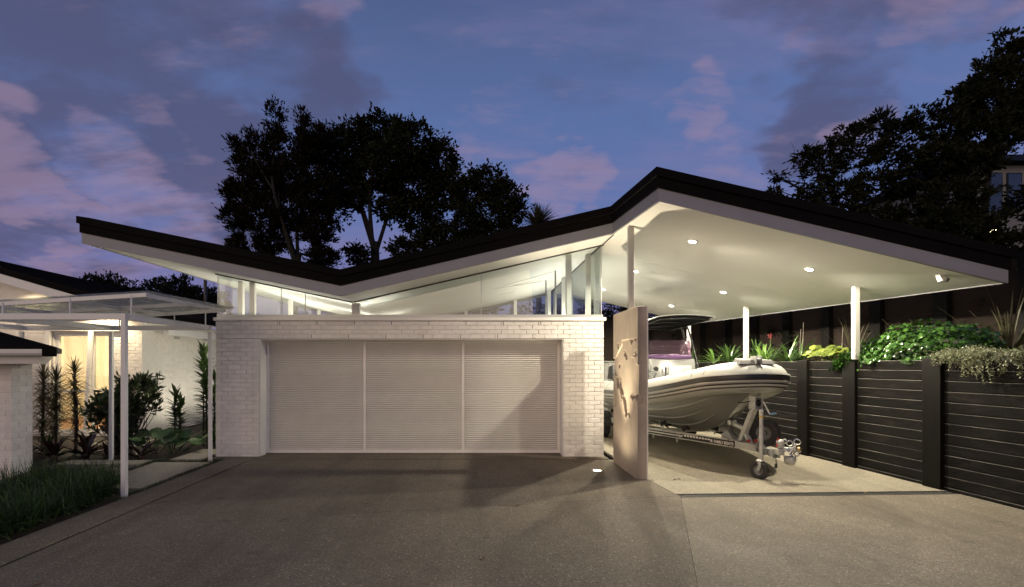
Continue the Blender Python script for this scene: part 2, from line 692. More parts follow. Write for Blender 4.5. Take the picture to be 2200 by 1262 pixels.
simple('galvanised', (0.50, 0.50, 0.47), 0.48, 0.55, var=0.22, scale=18, dirt=((0.27, 0.24, 0.2), 0.45))
simple('brass', (0.50, 0.38, 0.20), 0.35, 0.9, var=0.2)
simple('chrome', (0.75, 0.75, 0.74), 0.18, 0.95, var=0.05)
simple('black_metal', (0.02, 0.02, 0.02), 0.22, 0.5)
simple('black_plastic', (0.016, 0.016, 0.017), 0.45)
simple('rubber', (0.022, 0.021, 0.020), 0.75, var=0.3, scale=20, bmp=0.2, bscale=60)
simple('hypalon', (0.35, 0.355, 0.33), 0.36, var=0.06, scale=3, bmp=0.05, bscale=12, dirt=((0.36, 0.35, 0.32), 0.3))
simple('strake_grey', (0.40, 0.385, 0.35), 0.5, var=0.08)
simple('strake_black', (0.020, 0.019, 0.019), 0.35)
simple('hull_grey', (0.22, 0.22, 0.21), 0.30, var=0.08, scale=2, dirt=((0.16, 0.15, 0.14), 0.35))
simple('gelcoat', (0.175, 0.178, 0.172), 0.25, var=0.03)
simple('canvas_black', (0.005, 0.005, 0.0055), 0.9, bmp=0.2, bscale=80, spec=0.1)
simple('pad_grey', (0.10, 0.097, 0.093), 0.7, var=0.15, bmp=0.15)
simple('red_plastic', (0.35, 0.025, 0.015), 0.4)
simple('blue_plastic', (0.20, 0.42, 0.62), 0.4)
simple('yellow_tape', (0.55, 0.36, 0.06), 0.5)
simple('decal_black', (0.012, 0.012, 0.012), 0.4)
simple('decal_white', (0.75, 0.73, 0.67), 0.4)
simple('tree_bark', (0.008, 0.0065, 0.0055), 0.9, var=0.4, scale=9)
simple('cream_wall', (0.80, 0.72, 0.56), 0.7, var=0.04)
simple('interior_white', (0.80, 0.76, 0.66), 0.7, var=0.03)
simple('timber', (0.30, 0.15, 0.07), 0.5, var=0.3, scale=8, stretch=(8, 8, 1))
simple('bark', (0.060, 0.050, 0.042), 0.9, var=0.4, scale=9, bmp=0.6, bscale=20, stretch=(3, 3, 0.6))
simple('pale_bark', (0.13, 0.11, 0.09), 0.85, var=0.3, scale=9, bmp=0.4, bscale=20)
simple('ground_dark', (0.020, 0.024, 0.014), 0.95, var=0.4, scale=1.5, bmp=0.5, bscale=12)
simple('pale_render', (0.17, 0.17, 0.18), 0.8, var=0.08)
simple('flower_red', (0.11, 0.006, 0.005), 0.5)
glass('pane', (0.93, 0.96, 0.95), 0.0, 1.7)
glass('back_pane', (0.80, 0.84, 0.83), 0.0, 1.6)
hazy('purple_acrylic', (0.86, 0.76, 0.83), (0.42, 0.30, 0.38), 0.06, 0.03, 1.0)
hazy('purple_band', (0.50, 0.36, 0.55), (0.24, 0.15, 0.28), 0.55, 0.08, 1.0)
hazy('roof_acrylic', (0.94, 0.95, 0.92), (0.80, 0.80, 0.74), 0.16, 0.12, 0.35)
emit('lamp_lens', (1.0, 0.93, 0.74), 22.0)
emit('strip_lens', (1.0, 0.93, 0.78), 16.0)
emit('uplight_lens', (1.0, 0.88, 0.62), 20.0)
emit('room_lamp', (1.0, 0.80, 0.48), 14.0)
foliage('leaf_tree', (0.007, 0.009, 0.005), (0.022, 0.025, 0.012), 0.7, 0.1, 0.1)
foliage('leaf_conifer', (0.007, 0.006, 0.0035), (0.015, 0.013, 0.006), 0.7, 0.1, 0.1)
foliage('leaf_shrub', (0.040, 0.064, 0.022), (0.110, 0.150, 0.050), 0.30, 0.3)
foliage('leaf_tall', (0.035, 0.070, 0.022), (0.095, 0.150, 0.045), 0.35, 0.2)
foliage('leaf_round', (0.055, 0.105, 0.045), (0.13, 0.20, 0.085), 0.25, 0.15)
foliage('leaf_cordyline', (0.060, 0.058, 0.026), (0.17, 0.15, 0.065), 0.5, 0.35)
foliage('leaf_bromeliad', (0.030, 0.030, 0.014), (0.085, 0.028, 0.022), 0.35, 0.15)
foliage('leaf_grass', (0.018, 0.040, 0.009), (0.050, 0.098, 0.020), 0.5, 0.2)
foliage('leaf_mondo', (0.020, 0.034, 0.012), (0.050, 0.075, 0.028), 0.55, 0.2)
foliage('leaf_clivia', (0.030, 0.062, 0.018), (0.085, 0.150, 0.040), 0.28, 0.2)
foliage('leaf_clivia_bright', (0.09, 0.17, 0.035), (0.17, 0.29, 0.06), 0.3, 0.25)
foliage('leaf_lime', (0.11, 0.15, 0.025), (0.25, 0.30, 0.055), 0.45, 0.3)
foliage('leaf_glossy', (0.012, 0.038, 0.007), (0.052, 0.125, 0.020), 0.13, 0.15, 0.8)
foliage('leaf_silver', (0.10, 0.115, 0.06), (0.30, 0.32, 0.19), 0.5, 0.2)
foliage('leaf_flax', (0.030, 0.032, 0.016), (0.075, 0.07, 0.035), 0.45, 0.1)
foliage('leaf_hedge', (0.006, 0.009, 0.004), (0.014, 0.018, 0.008), 0.6, 0.1, 0.15)
foliage('leaf_dry', (0.16, 0.09, 0.04), (0.24, 0.15, 0.07), 0.7, 0.1)
M = MATS
# ------------------------------------------------------------------ ground
def flat(name, poly, z, mat, thick=0.0, parent=None):
    mb = MB()
    if thick:
        mb.prism([(x, y, z - thick) for x, y in poly], (0, 0, thick))
    else:
        mb.add([(x, y, z) for x, y in poly], [tuple(range(len(poly)))])
    return mb.build(name, mat, parent)


struct(flat('ground', [(-500, -60), (500, -60), (500, 900), (-500, 900)], -0.20, M['ground_dark']))
drive = struct(flat('driveway', [(-4.13, -9), (9, -9), (9, 9.3), (-4.13, 9.3)], -0.045, M['mulch']))
jx = lambda y: 2.84 + 0.374 * (y - 6.675)      # long joint running towards the camera
J1a = (2.84, 6.675)
# washed-concrete slabs with sawn joints between them
g_ = 0.0016
flat('slab', [(-4.15, -9), (jx(-9) - g_, -9), (jx(6.655) - g_, 6.655), (-4.15, 5.36)], 0.0, M['driveway'], 0.04, drive)
flat('slab', [(-4.15, 5.36 + 2 * g_), (jx(6.662) - g_, 6.662), (2.80, 6.74), (2.74, 7.58), (2.74, 9.22), (-4.15, 9.22)], 0.0, M['driveway'], 0.04, drive)
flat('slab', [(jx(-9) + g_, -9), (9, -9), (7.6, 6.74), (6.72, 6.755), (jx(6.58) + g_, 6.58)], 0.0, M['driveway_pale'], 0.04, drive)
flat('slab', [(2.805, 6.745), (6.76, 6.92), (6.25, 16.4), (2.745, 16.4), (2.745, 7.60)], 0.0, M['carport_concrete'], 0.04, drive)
flat('slab', [(-4.97, 9.235), (2.58, 9.235), (2.58, 9.80), (-4.97, 9.80)], 0.012, M['kerb_concrete'], 0.05, drive)
# kerb strip along the garden
kerb = struct(flat('kerb', [(-4.62, -3), (-4.205, -3), (-4.19, 5.2), (-4.17, 7.4), (-4.165, 9.22), (-4.66, 9.22), (-4.64, 7.0)], 0.012, M['kerb_concrete'], 0.16))
flat('gap_shade', [(-4.2045, -3), (-4.1505, -3), (-4.1505, 9.2), (-4.166, 9.2), (-4.1705, 7.4), (-4.1905, 5.2)], -0.004, M['weep'], 0.05, kerb)  # dark strip added to give the open kerb gap its deep shade
struct(flat('garden_soil', [(-16, -3), (-4.63, -3), (-4.65, 7.0), (-4.67, 9.22), (-4.97, 9.25), (-4.97, 20), (-16, 20)], -0.03, M['mulch'], 0.05))

# paving slabs of the garden path
for i, (pl, lab) in enumerate((
        ([(-5.20, 6.95), (-4.74, 6.95), (-4.74, 8.82), (-5.72, 8.82), (-5.66, 7.9)], 'long pale paving slab between pergola posts beside the kerb'),
        ([(-5.62, 9.08), (-5.05, 9.08), (-5.05, 10.2), (-5.62, 10.2)], 'small paving slab against the garage corner behind the pergola post'),
        ([(-7.4, 8.62), (-5.92, 8.62), (-5.92, 9.02), (-7.4, 9.02)], 'narrow paving slab crossing behind the clump of grass'),
        ([(-6.5, 7.35), (-5.42, 7.35), (-5.86, 8.30), (-6.5, 8.40)], 'paving slab half hidden by the clump of grass'))):
    o = flat('paving_slab', pl, 0.03, M['paver'], 0.06)
    tag(o, lab, 'paving slab', 'paving slabs of the garden path')

# drain grate across the carport entry
dr = thing('channel_drain', (4.6, 6.72, 0), 'long narrow dark drain grate set across the carport entry', 'drain')
mb = MB()
A_, B_ = Vector((2.82, 6.66, 0)), Vector((6.70, 6.83, 0))
tv = (B_ - A_).normalized()
sv = Vector((-tv.y, tv.x, 0))
for k in (-0.072, 0.072):
    mb.bar(A_ + sv * k + Vector((0, 0, -0.008)), B_ + sv * k + Vector((0, 0, -0.008)), 0.012, 0.03)
mb.build('frame', M['grate'], dr)
mb = MB()
for i in range(243):
    p = A_ + tv * (0.008 + i * 0.016)
    mb.bar(p - sv * 0.064 + Vector((0, 0, -0.012)), p + sv * 0.064 + Vector((0, 0, -0.012)), 0.007, 0.02)
mb.build('grate_bars', M['grate'], dr)


# ------------------------------------------------------------------ bricks
def brick_mesh():
    L, H, D, c = 0.231, 0.0765, 0.03, 0.0045
    mb = MB()
    back = [(0, D, 0), (L, D, 0), (L, D, H), (0, D, H)]
    mid = [(0, c, 0), (L, c, 0), (L, c, H), (0, c, H)]
    fr = [(c, 0, c), (L - c, 0, c), (L - c, 0, H - c), (c, 0, H - c)]
    mb.add(back + mid + fr, [(8, 9, 10, 11)] + [(i, (i + 1) % 4, 4 + (i + 1) % 4, 4 + i) for i in range(4)] + [(4 + i, 4 + (i + 1) % 4, 8 + (i + 1) % 4, 8 + i) for i in range(4)])
    me = mb.mesh('brick')
    me.materials.append(M['white_brick'])
    return me


BRICK = brick_mesh()
brng = random.Random(5)


def brick_face(parent, origin, ang, intervals, z0, z1, pitch=0.0860, length=0.241, limit=300, offs=0.0, bottom=None):
    """intervals(zmid) -> list of (s0, s1); s runs along the wall, outward is to the right of -y in wall space"""
    todo = []
    row = 0
    z = z1 - pitch
    while z > z0 - pitch:
        for s0, s1 in intervals(z + pitch / 2):
            k = math.floor((s0 - offs) / length) - 1
            s = offs + k * length + (length / 2 if row % 2 else 0)
            while s < s1:
                a, b = max(s, s0), min(s + length, s1)
                if b - a > 0.03:
                    zz = z
                    hh = 1.0
                    if bottom is not None and zz < bottom(a):
                        pass
                    todo.append((a, b - a - 0.010, zz, hh))
                s += length
        z -= pitch
        row += 1
    order = sorted(range(len(todo)), key=lambda i: -todo[i][1])
    keep = set(order[:limit])
    u = Vector((math.cos(ang), math.sin(ang), 0))
    nrm_ = Vector((math.sin(ang), -math.cos(ang), 0))
    rest = MB()
    for i, (s, ln, zz, hh) in enumerate(todo):
        p = Vector(origin) + u * s + nrm_ * brng.uniform(-0.0015, 0.0015)
        p.z = zz + 0.0045
        if i in keep:
            o = bpy.data.objects.new('brick', BRICK)
            COL.objects.link(o)
            o.parent = parent
            o.location = p
            o.rotation_euler = (brng.uniform(-.006, .006), 0, ang)
            o.scale = (ln / 0.231, 1, 1)
        else:
            rest.hexa([p, p + u * ln, p + u * ln - nrm_ * 0.03, p - nrm_ * 0.03], [q + Vector((0, 0, 0.0765)) for q in (p, p + u * ln, p + u * ln - nrm_ * 0.03, p - nrm_ * 0.03)])
    if rest.v:
        o = rest.build('bricks', M['white_brick'], parent)
        o['kind'] = 'stuff'
    return todo


# ------------------------------------------------------------------ garage and carport
FX0, FX1, FY = -4.97, 2.55, 9.46           # brick front
OX0, OX1, OZ = -4.117, 1.757, 2.292        # door opening
WT = 2.64                                  # top of the brickwork
BY = 15.5                                  # back wall
VX = -2.32                                 # valley
garage = thing('garage', (-1.2, 9.46, 0), 'white brick garage with butterfly roof, glazed clerestory and open carport wing', 'garage')


def zL(x):
    return 3.007 + 0.207 * (VX - x)


def zR(x):
    return 3.007 + 0.2294 * (x - VX)


def zC(x):
    return 4.731 - 0.238 * x


def zsoff(x, right=False):
    if x < VX:
        return zL(x)
    if x <= 2.55 and not right:
        return zR(x)
    return zC(x)


fw = MB()
e_ = 0.011
fw.box(FX0 + e_, OX0 - e_, FY + e_, FY + 0.24, -0.25, OZ)
fw.box(OX1 + e_, FX1 - e_, FY + e_, FY + 0.24, -0.25, OZ)
fw.box(FX0 + e_, FX1 - e_, FY + e_, FY + 0.24, OZ + 0.004, WT)
front = fw.build('front_wall', M['mortar'], garage)


def iv(z):
    if z > OZ:
        return [(0, FX1 - FX0)]
    return [(0, OX0 - FX0), (OX1 - FX0, FX1 - FX0)]


brick_face(front, (FX0, FY, 0), 0.0, iv, -0.14, WT - 0.004, 0.0856, 0.2405, 300)
# open perpends (weep slots) in the top and lintel courses
mb = MB()
for row, first in ((0, 1.36 - 0.12), (3, 1.85)):
    s = first
    while s < 7.3:
        if row == 0 or (0.9 < s < 6.7):
            zt = WT - 0.004 - row * 0.0856
            x = FX0 + s
            mb.box(x - 0.005, x + 0.005, FY - 0.0015, FY + 0.02, zt - 0.078, zt - 0.006)
        s += 0.2405 * 3
mb.build('weep_slots', M['weep'], front)
# returns of the opening and the other walls
mb = MB()
mb.box(OX0 - 0.004, OX0 + 0.012, FY + 0.012, FY + 0.30, -0.2, OZ)
mb.box(OX1 - 0.012, OX1 + 0.004, FY + 0.012, FY + 0.30, -0.2, OZ)
mb.box(OX0 - 0.004, OX1 + 0.004, FY + 0.014, FY + 0.30, OZ - 0.012, OZ + 0.002)
mb.build('door_reveal', M['white_paint'], front)
mb = MB()
mb.box(FX0 + e_, FX0 + 0.23, FY + 0.245, BY, -0.2, WT)
mb.build('side_wall', M['white_paint'], garage)
mb = MB()
mb.box(FX1 - 0.23, FX1 - e_, FY + 0.245, BY, -0.2, WT)
mb.build('side_wall', M['white_paint'], garage)
mb = MB()
mb.box(FX0 + e_, FX1 - e_, BY + 0.002, BY + 0.23, -0.2, WT)
mb.build('back_wall', M['white_paint'], garage)
mb = MB()
mb.box(FX0 + 0.24, FX1 - 0.24, FY + 0.25, BY - 0.002, -0.1, 0.03)
mb.build('garage_floor', M['kerb_concrete'], garage)
# coping and aluminium sill, round the top of the walls
mb = MB()
mb.box(FX0 - 0.035, FX1 + 0.035, FY - 0.03, FY + 0.27, WT + 0.002, WT + 0.062)
mb.box(FX0 - 0.03, FX0 + 0.27, FY + 0.272, BY, WT + 0.002, WT + 0.062)
mb.box(FX1 - 0.27, FX1 + 0.03, FY + 0.272, BY, WT + 0.002, WT + 0.062)
mb.box(FX0 - 0.03, FX1 + 0.03, BY + 0.002, BY + 0.26, WT + 0.002, WT + 0.062)
mb.build('coping', M['white_paint'], garage, bevel=0.006)
SZ = WT + 0.062
mb = MB()
mb.box(FX0 + 0.02, FX1 - 0.02, FY + 0.00, FY + 0.12, SZ + 0.002, SZ + 0.058)
mb.box(FX0 + 0.02, FX0 + 0.14, FY + 0.122, BY, SZ + 0.002, SZ + 0.056)
mb.box(FX1 - 0.14, FX1 - 0.02, FY + 0.122, BY, SZ + 0.002, SZ + 0.056)
mb.box(FX0 + 0.02, FX1 - 0.02, BY + 0.002, BY + 0.12, SZ + 0.002, SZ + 0.056)
mb.build('window_sill', M['sill_metal'], garage)
GZ = SZ + 0.058

# --- roof: perimeter in plan with the soffit height at each corner
per = [(-6.85, 8.65), (VX, 8.65), (2.50, 8.65), (2.65, 6.91), (7.50, 6.91), (6.92, 15.27), (2.55, 15.27), (2.55, 16.2), (VX, 16.2), (-5.85, 16.2)]
pz = [zL(-6.85), 3.007, zR(2.5), zC(2.65), zC(7.5), zC(6.92), zC(2.55), zR(2.55), 3.007, zL(-5.85)]


def offset(poly, d):
    out = []
    n = len(poly)
    for i in range(n):
        p0, p1, p2 = (Vector(poly[(i + k) % n]) for k in (-1, 0, 1))
        a = (p1 - p0).normalized()
        b = (p2 - p1).normalized()
        na, nb = Vector((a.y, -a.x)), Vector((b.y, -b.x))
        m_ = (na + nb)
        m_ = m_ / max(0.35, m_.dot(na)) if m_.length > 1e-6 else na
        out.append(p1 + m_ * d)
    return out


roof = MB()
# roof deck (upper skin), three planes as slabs
def slab(mb, quad, z0, z1):
    a = [(x, y, f + z0) for x, y, f in quad]
    b = [(x, y, f + z1) for x, y, f in quad]
    n = len(a)
    mb.add(a + b, [tuple(reversed(range(n))), tuple(range(n, 2 * n))] + [(i, (i + 1) % n, n + (i + 1) % n, n + i) for i in range(n)])


qL = [(-6.85, 8.65, zL(-6.85)), (VX, 8.65, 3.007), (VX, 16.2, 3.007), (-5.85, 16.2, zL(-5.85))]
qR = [(VX, 8.65, 3.007), (2.50, 8.65, zR(2.5)), (2.55, 16.2, zR(2.55)), (VX, 16.2, 3.007)]
qC1 = [(2.65, 6.91, zC(2.65)), (7.50, 6.91, zC(7.5)), (7.286, 10.0, zC(7.286)), (2.54, 10.0, zC(2.54)), (2.50, 8.65, zR(2.5))]
qC2 = [(2.54, 10.006, zC(2.54)), (7.286, 10.006, zC(7.286)), (6.92, 15.27, zC(6.92)), (2.55, 15.27, zC(2.55))]
for q in (qL, qR, qC1, qC2):
    slab(roof, q, 0.34, 0.40)
roof_o = roof.build('roof', M['black_roof'], garage)
for q, nm in ((qL, 'soffit'), (qR, 'soffit'), (qC1, 'soffit'), (qC2, 'soffit')):
    mb = MB()
    slab(mb, q, 0.0, 0.05)
    mb.build(nm, M['soffit_paint'], roof_o)


def edge_boards(name, mat, d0, d1, z0, z1, bev=0.0):
    a, b = offset(per, d0), offset(per, d1)
    n = len(per)
    for i in range(n):
        j = (i + 1) % n
        mb = MB()
        mb.hexa([(*a[i], pz[i] + z0), (*b[i], pz[i] + z0), (*b[j], pz[j] + z0), (*a[j], pz[j] + z0)],
                [(*a[i], pz[i] + z1), (*b[i], pz[i] + z1), (*b[j], pz[j] + z1), (*a[j], pz[j] + z1)])
        mb.build(name, mat, roof_o, bevel=bev)


edge_boards('fascia', M['fascia_paint'], 0.0, 0.035, -0.012, 0.172)
edge_boards('roof_edge_board', M['black_roof'], 0.0, 0.055, 0.174, 0.33)
edge_boards('roof_capping', M['black_roof'], -0.05, 0.085, 0.332, 0.455)

# --- columns
def column(x, y, top, w=0.085, base=GZ, mat='white_paint', d=None):
    mb = MB()
    d = d or w
    mb.box(x - w / 2, x + w / 2, y - d / 2, y + d / 2, base, top)
    return mb.build('column', M[mat], garage, bevel=0.006)


for (x, y) in ((-4.39, 9.77), (1.92, 9.77), (-4.80, 10.15), (-4.80, 12.9), (-4.80, 15.3), (2.40, 10.15), (2.40, 12.85), (2.40, 15.3), (-2.27, 15.45), (-0.2, 15.42), (1.35, 15.42), (-3.6, 15.42)):
    column(x, y, zsoff(x) - 0.002, 0.10, WT + 0.064)
column(-2.28, 9.585, 2.99, 0.15, GZ + 0.001, 'white_paint', 0.12)
# carport posts on the garden wall and on the concrete blade
for (x, y, b_) in ((6.68, 8.52, 1.80), (6.55, 11.70, 1.80), (6.42, 14.50, 1.80)):
    column(x, y, zC(x) + 0.01, 0.088, b_, 'post_paint')
column(2.648, 8.17, zC(2.648) - 0.01, 0.088, 2.702, 'post_paint')

# --- clerestory glazing
def pane(pts, mat='pane', th=(0, 0.008, 0), name='window_pane'):
    mb = MB()
    mb.prism(pts, th)
    return mb.build(name, M[mat], garage)


GY = FY + 0.045
xs = [-4.93, -4.36, -3.72, -3.25, -2.36]
for a, b in zip(xs[:-1], xs[1:]):
    pane([(a + .003, GY, GZ + .001), (b - .003, GY, GZ + .001), (b - .003, GY, zL(b) - .006), (a + .003, GY, zL(a) - .006)])
xs = [-2.20, 0.17, 2.49]
for a, b in zip(xs[:-1], xs[1:]):
    pane([(a + .003, GY, GZ + .001), (b - .003, GY, GZ + .001), (b - .003, GY, zR(b) - .006), (a + .003, GY, zR(a) - .006)])
ys = [GY + 0.012, 11.2, 12.8, 14.2, 15.52]
for a, b in zip(ys[:-1], ys[1:]):
    pane([(2.49, a + .003, GZ), (2.49, b - .003, GZ), (2.49, b - .003, zR(2.49) - .01), (2.49, a + .003, zR(2.49) - .01)], 'pane', (0.008, 0, 0))
    pane([(-4.94, a + .003, GZ), (-4.94, b - .003, GZ), (-4.94, b - .003, zL(-4.94) - .01), (-4.94, a + .003, zL(-4.94) - .01)], 'pane', (0.008, 0, 0))
pane([(-4.93, 15.54, GZ), (VX, 15.54, GZ), (VX, 15.54, 3.0), (-4.93, 15.54, zL(-4.93) - .01)], 'back_pane')
pane([(VX + .006, 15.54, GZ), (0.1, 15.54, GZ), (0.1, 15.54, zR(.1) - .01), (VX + .006, 15.54, 3.0)], 'back_pane')
pane([(0.106, 15.54, GZ), (2.48, 15.54, GZ), (2.48, 15.54, zR(2.48) - .01), (0.106, 15.54, zR(.106) - .01)], 'back_pane')
# dark head track of the front and side glazing
mb = MB()
for f, a, b in ((zL, -4.99, -2.33), (zR, -2.29, 2.55)):
    mb.bar((a, GY - .01, f(a) - 0.010), (b, GY - .01, f(b) - 0.010), 0.045, 0.020)
mb.bar((2.52, GY, zR(2.52) - .010), (2.52, 8.72, zR(2.52) - .010), 0.012, 0.014)
mb.bar((2.49, GY + .03, zR(2.49) - .012), (2.49, 15.5, zR(2.49) - .012), 0.03, 0.016)
mb.build('window_head_track', M['dark_track'], garage)
# glass corner mullions
mb = MB()
mb.box(-4.955, -4.945, GY - .006, GY + .012, GZ, zL(-4.95) - .01)
mb.box(2.500, 2.512, GY - .006, GY + .012, GZ, zR(2.5) - .01)
mb.build('corner_mullion', M['sill_metal'], garage)
for x_ in (-3.72, -3.25, 0.17):
    MB().box(x_ - .0055, x_ + .0055, GY - .004, GY + .013, GZ + .001, zsoff(x_) - .022).build('glazing_bar', M['sill_metal'], garage)
# perforated hangers of the door gear inside
for (x, y, zt) in ((1.80, 10.6, 3.83), (1.62, 10.75, 3.65)):
    mb = MB()
    mb.box(x - .015, x + .015, y - .004, y + .004, 2.35, zt)
    mb.box(x - .015, x - .009, y - .004, y + .03, 2.35, zt)
    mb.bar((x, y, zt - 0.01), (x - 1.1, y + 1.1, zR(x - 1.1) - .03), 0.012, 0.006)
    for k in range(int((zt - 2.35) / 0.05)):
        mb.box(x - .005, x + .005, y - .0065, y - .0045, 2.37 + k * .05, 2.385 + k * .05)
    mb.build('hanger', M['galvanised'], garage)
# slots in the ceiling
for (x, y) in ((1.25, 12.2), (0.95, 13.4)):
    mb = MB()
    mb.bar((x - .2, y, zR(x - .2) - .003), (x + .2, y, zR(x + .2) - .003), 0.05, 0.006)
    mb.build('ceiling_vent', M['sill_metal'], garage)

# strip lights on top of the walls inside, washing the ceiling
def strip(p, q, power):
    p, q = Vector(p), Vector(q)
    mb = MB()
    mb.bar(p, q, 0.05, 0.03)
    fx = mb.build('strip_light', M['white_paint'], garage)
    t_ = (q - p).normalized()
    mb = MB()
    mb.bar(p + Vector((0, 0, .0165)), q + Vector((0, 0, .0165)), 0.034, 0.003)
    mb.build('lens', M['strip_lens'], fx)
    ld = bpy.data.lights.new('strip_lamp', 'AREA')
    ld.shape = 'RECTANGLE'
    ld.size = (q - p).length
    ld.size_y = 0.04
    ld.energy = power
    ld.color = NEUT
    lo = bpy.data.objects.new('strip_lamp', ld)
    lo.location = (p + q) / 2 + Vector((0, 0, 0.03))
    lo.rotation_euler = (R(180), 0, math.atan2((q - p).y, (q - p).x))
    COL.objects.link(lo)
    lo.parent = fx


strip((-4.6, 9.98, 2.62), (-1.6, 9.98, 2.62), 10)
strip((-4.6, 12.4, 2.62), (-1.8, 12.4, 2.62), 11)
strip((2.15, 10.1, 2.62), (2.15, 14.9, 2.62), 58)
strip((-4.55, 10.3, 2.62), (-4.55, 15.0, 2.62), 30)

# --- garage door
DY = FY + 0.28
door = MB().box(-4.10, 1.745, DY + 0.075, DY + 0.10, 0.03, OZ - 0.014).build('garage_door', M['door_paint'], garage)
px_ = [-4.075, -2.15, -0.185, 1.715]
sl = MB()
ang_ = [(-0.012, 0.0), (0.014, 0.004), (0.016, 0.012), (-0.010, 0.032), (-0.014, 0.030)]
sl.prism([(0, y, z) for y, z in [(0.040, 0.004), (-0.006, 0.000), (-0.009, 0.004), (-0.006, 0.017), (0.000, 0.022), (0.040, 0.028)]], (1, 0, 0))
SLAT = sl.mesh('slat')
SLAT.materials.append(M['door_paint'])
nsl = 52
zb, zt_ = 0.105, OZ - 0.045
for a, b in zip(px_[:-1], px_[1:]):
    for k in range(nsl):
        o = bpy.data.objects.new('slat', SLAT)
        COL.objects.link(o)
        o.parent = door
        o.location = (a + 0.030, DY + brng.uniform(-.001, .001), zb + (zt_ - zb) * k / nsl)
        o.scale = (b - a - 0.060, 1, 1)
for k, x in enumerate(px_):
    MB().box(x - 0.027, x + 0.027, DY - 0.004, DY + 0.074, 0.10, OZ - 0.05).build('stile', M['door_paint'], door)
MB().box(-4.102, 1.742, DY - 0.006, DY + 0.028, 0.035, 0.098).build('bottom_rail', M['door_paint'], door)
MB().box(-4.102, 1.742, DY - 0.006, DY + 0.028, OZ - 0.048, OZ - 0.016).build('top_rail', M['door_paint'], door)
MB().box(-4.1, 1.74, DY - 0.004, DY + 0.03, 0.013, 0.033).build('rubber_seal', M['rubber'], door)

# --- carport downlights
def downlight(x, y, power):
    z = zC(x)
    n_ = Vector((-0.238, 0, -1)).normalized()      # out of the sloping soffit
    c = Vector((x, y, z))
    mb = MB()
    mb.lathe([(0.056, -0.004), (0.060, 0.010), (0.078, 0.008), (0.082, -0.002)], c, n_, 24, cap=False)
    fx = mb.build('downlight', M['white_paint'], garage, smooth=True)
    mb = MB()
    mb.lathe([(0.0585, 0.002), (0.052, 0.016), (0.030, 0.024), (0.004, 0.026)], c, n_, 20)
    mb.build('lens', M['lamp_lens'], fx, smooth=True)
    ld = bpy.data.lights.new('downlight_lamp', 'SPOT')
    ld.energy = power
    ld.color = WARM
    ld.spot_size = R(168)
    ld.spot_blend = 0.2
    ld.shadow_soft_size = 0.03
    lo = bpy.data.objects.new('downlight_lamp', ld)
    lo.location = c + n_ * 0.06
    COL.objects.link(lo)
    lo.parent = fx
    # added fill point in mid-air, with no fitting there, to brighten the soffit
    ld2 = bpy.data.lights.new('soffit_fill', 'POINT')
    ld2.energy = power * 0.0040
    ld2.color = WARM
    ld2.shadow_soft_size = 0.03
    lo2 = bpy.data.objects.new('soffit_fill', ld2)
    lo2.location = c + n_ * 0.80
    COL.objects.link(lo2)
    lo2.parent = fx


for x, y in ((3.68, 8.18), (5.64, 8.18), (3.63, 10.85), (5.57, 10.85), (3.61, 13.48), (5.49, 13.48)):
    downlight(x, y, 450)

# --- sensor under the far front corner of the soffit
sx, sy = 6.86, 7.15
sc_ = thing('security_sensor', (sx, sy, zC(sx)), 'small white sensor with dark eye under the right soffit corner', 'sensor')
mb = MB()
z_ = zC(sx)
mb.box(sx - .045, sx + .045, sy - .03, sy + .05, z_ - .015, z_ + .004)
mb.hexa([(sx - .04, sy - .02, z_ - .016), (sx + .035, sy - .02, z_ - .016), (sx + .035, sy + .05, z_ - .016), (sx - .04, sy + .05, z_ - .016)],
        [(sx - .035, sy - .06, z_ - .09), (sx + .02, sy - .06, z_ - .09), (sx + .02, sy + .02, z_ - .10), (sx - .035, sy + .02, z_ - .10)])
mb.build('housing', M['white_paint'], sc_, bevel=0.006)
MB().lathe([(.028, 0), (.030, .02), (.022, .036), (.004, .042)], (sx + .022, sy - .045, z_ - .075), (0.5, -0.7, -0.45), 14).build('eye', M['pad_grey'], sc_, smooth=True)

# ------------------------------------------------------------------ concrete blade with a torn relief
BF, BB = Vector((2.570, 7.60, 0)), Vector((2.590, 8.98, 0))     # front and back of its left face
bt = (BF - BB).normalized()
bn = Vector((-bt.y, bt.x, 0))
if bn.x > 0:
    bn = -bn
BL = (BF - BB).length
BH, BT = 2.70, 0.15


def face_st(x, y):
    px, py = 1300 + x / 4.674, 690 + y / 4.674
    t = (px - 1317) / 53.0
    top, bot = 672 - 14 * t, 1003 + 28 * t
    d = 1 / ((1 - t) / 8.98 + t / 7.60)
    s = (8.98 - d) / 1.38 * BL
    return s, BH * (bot - py) / (bot - top)


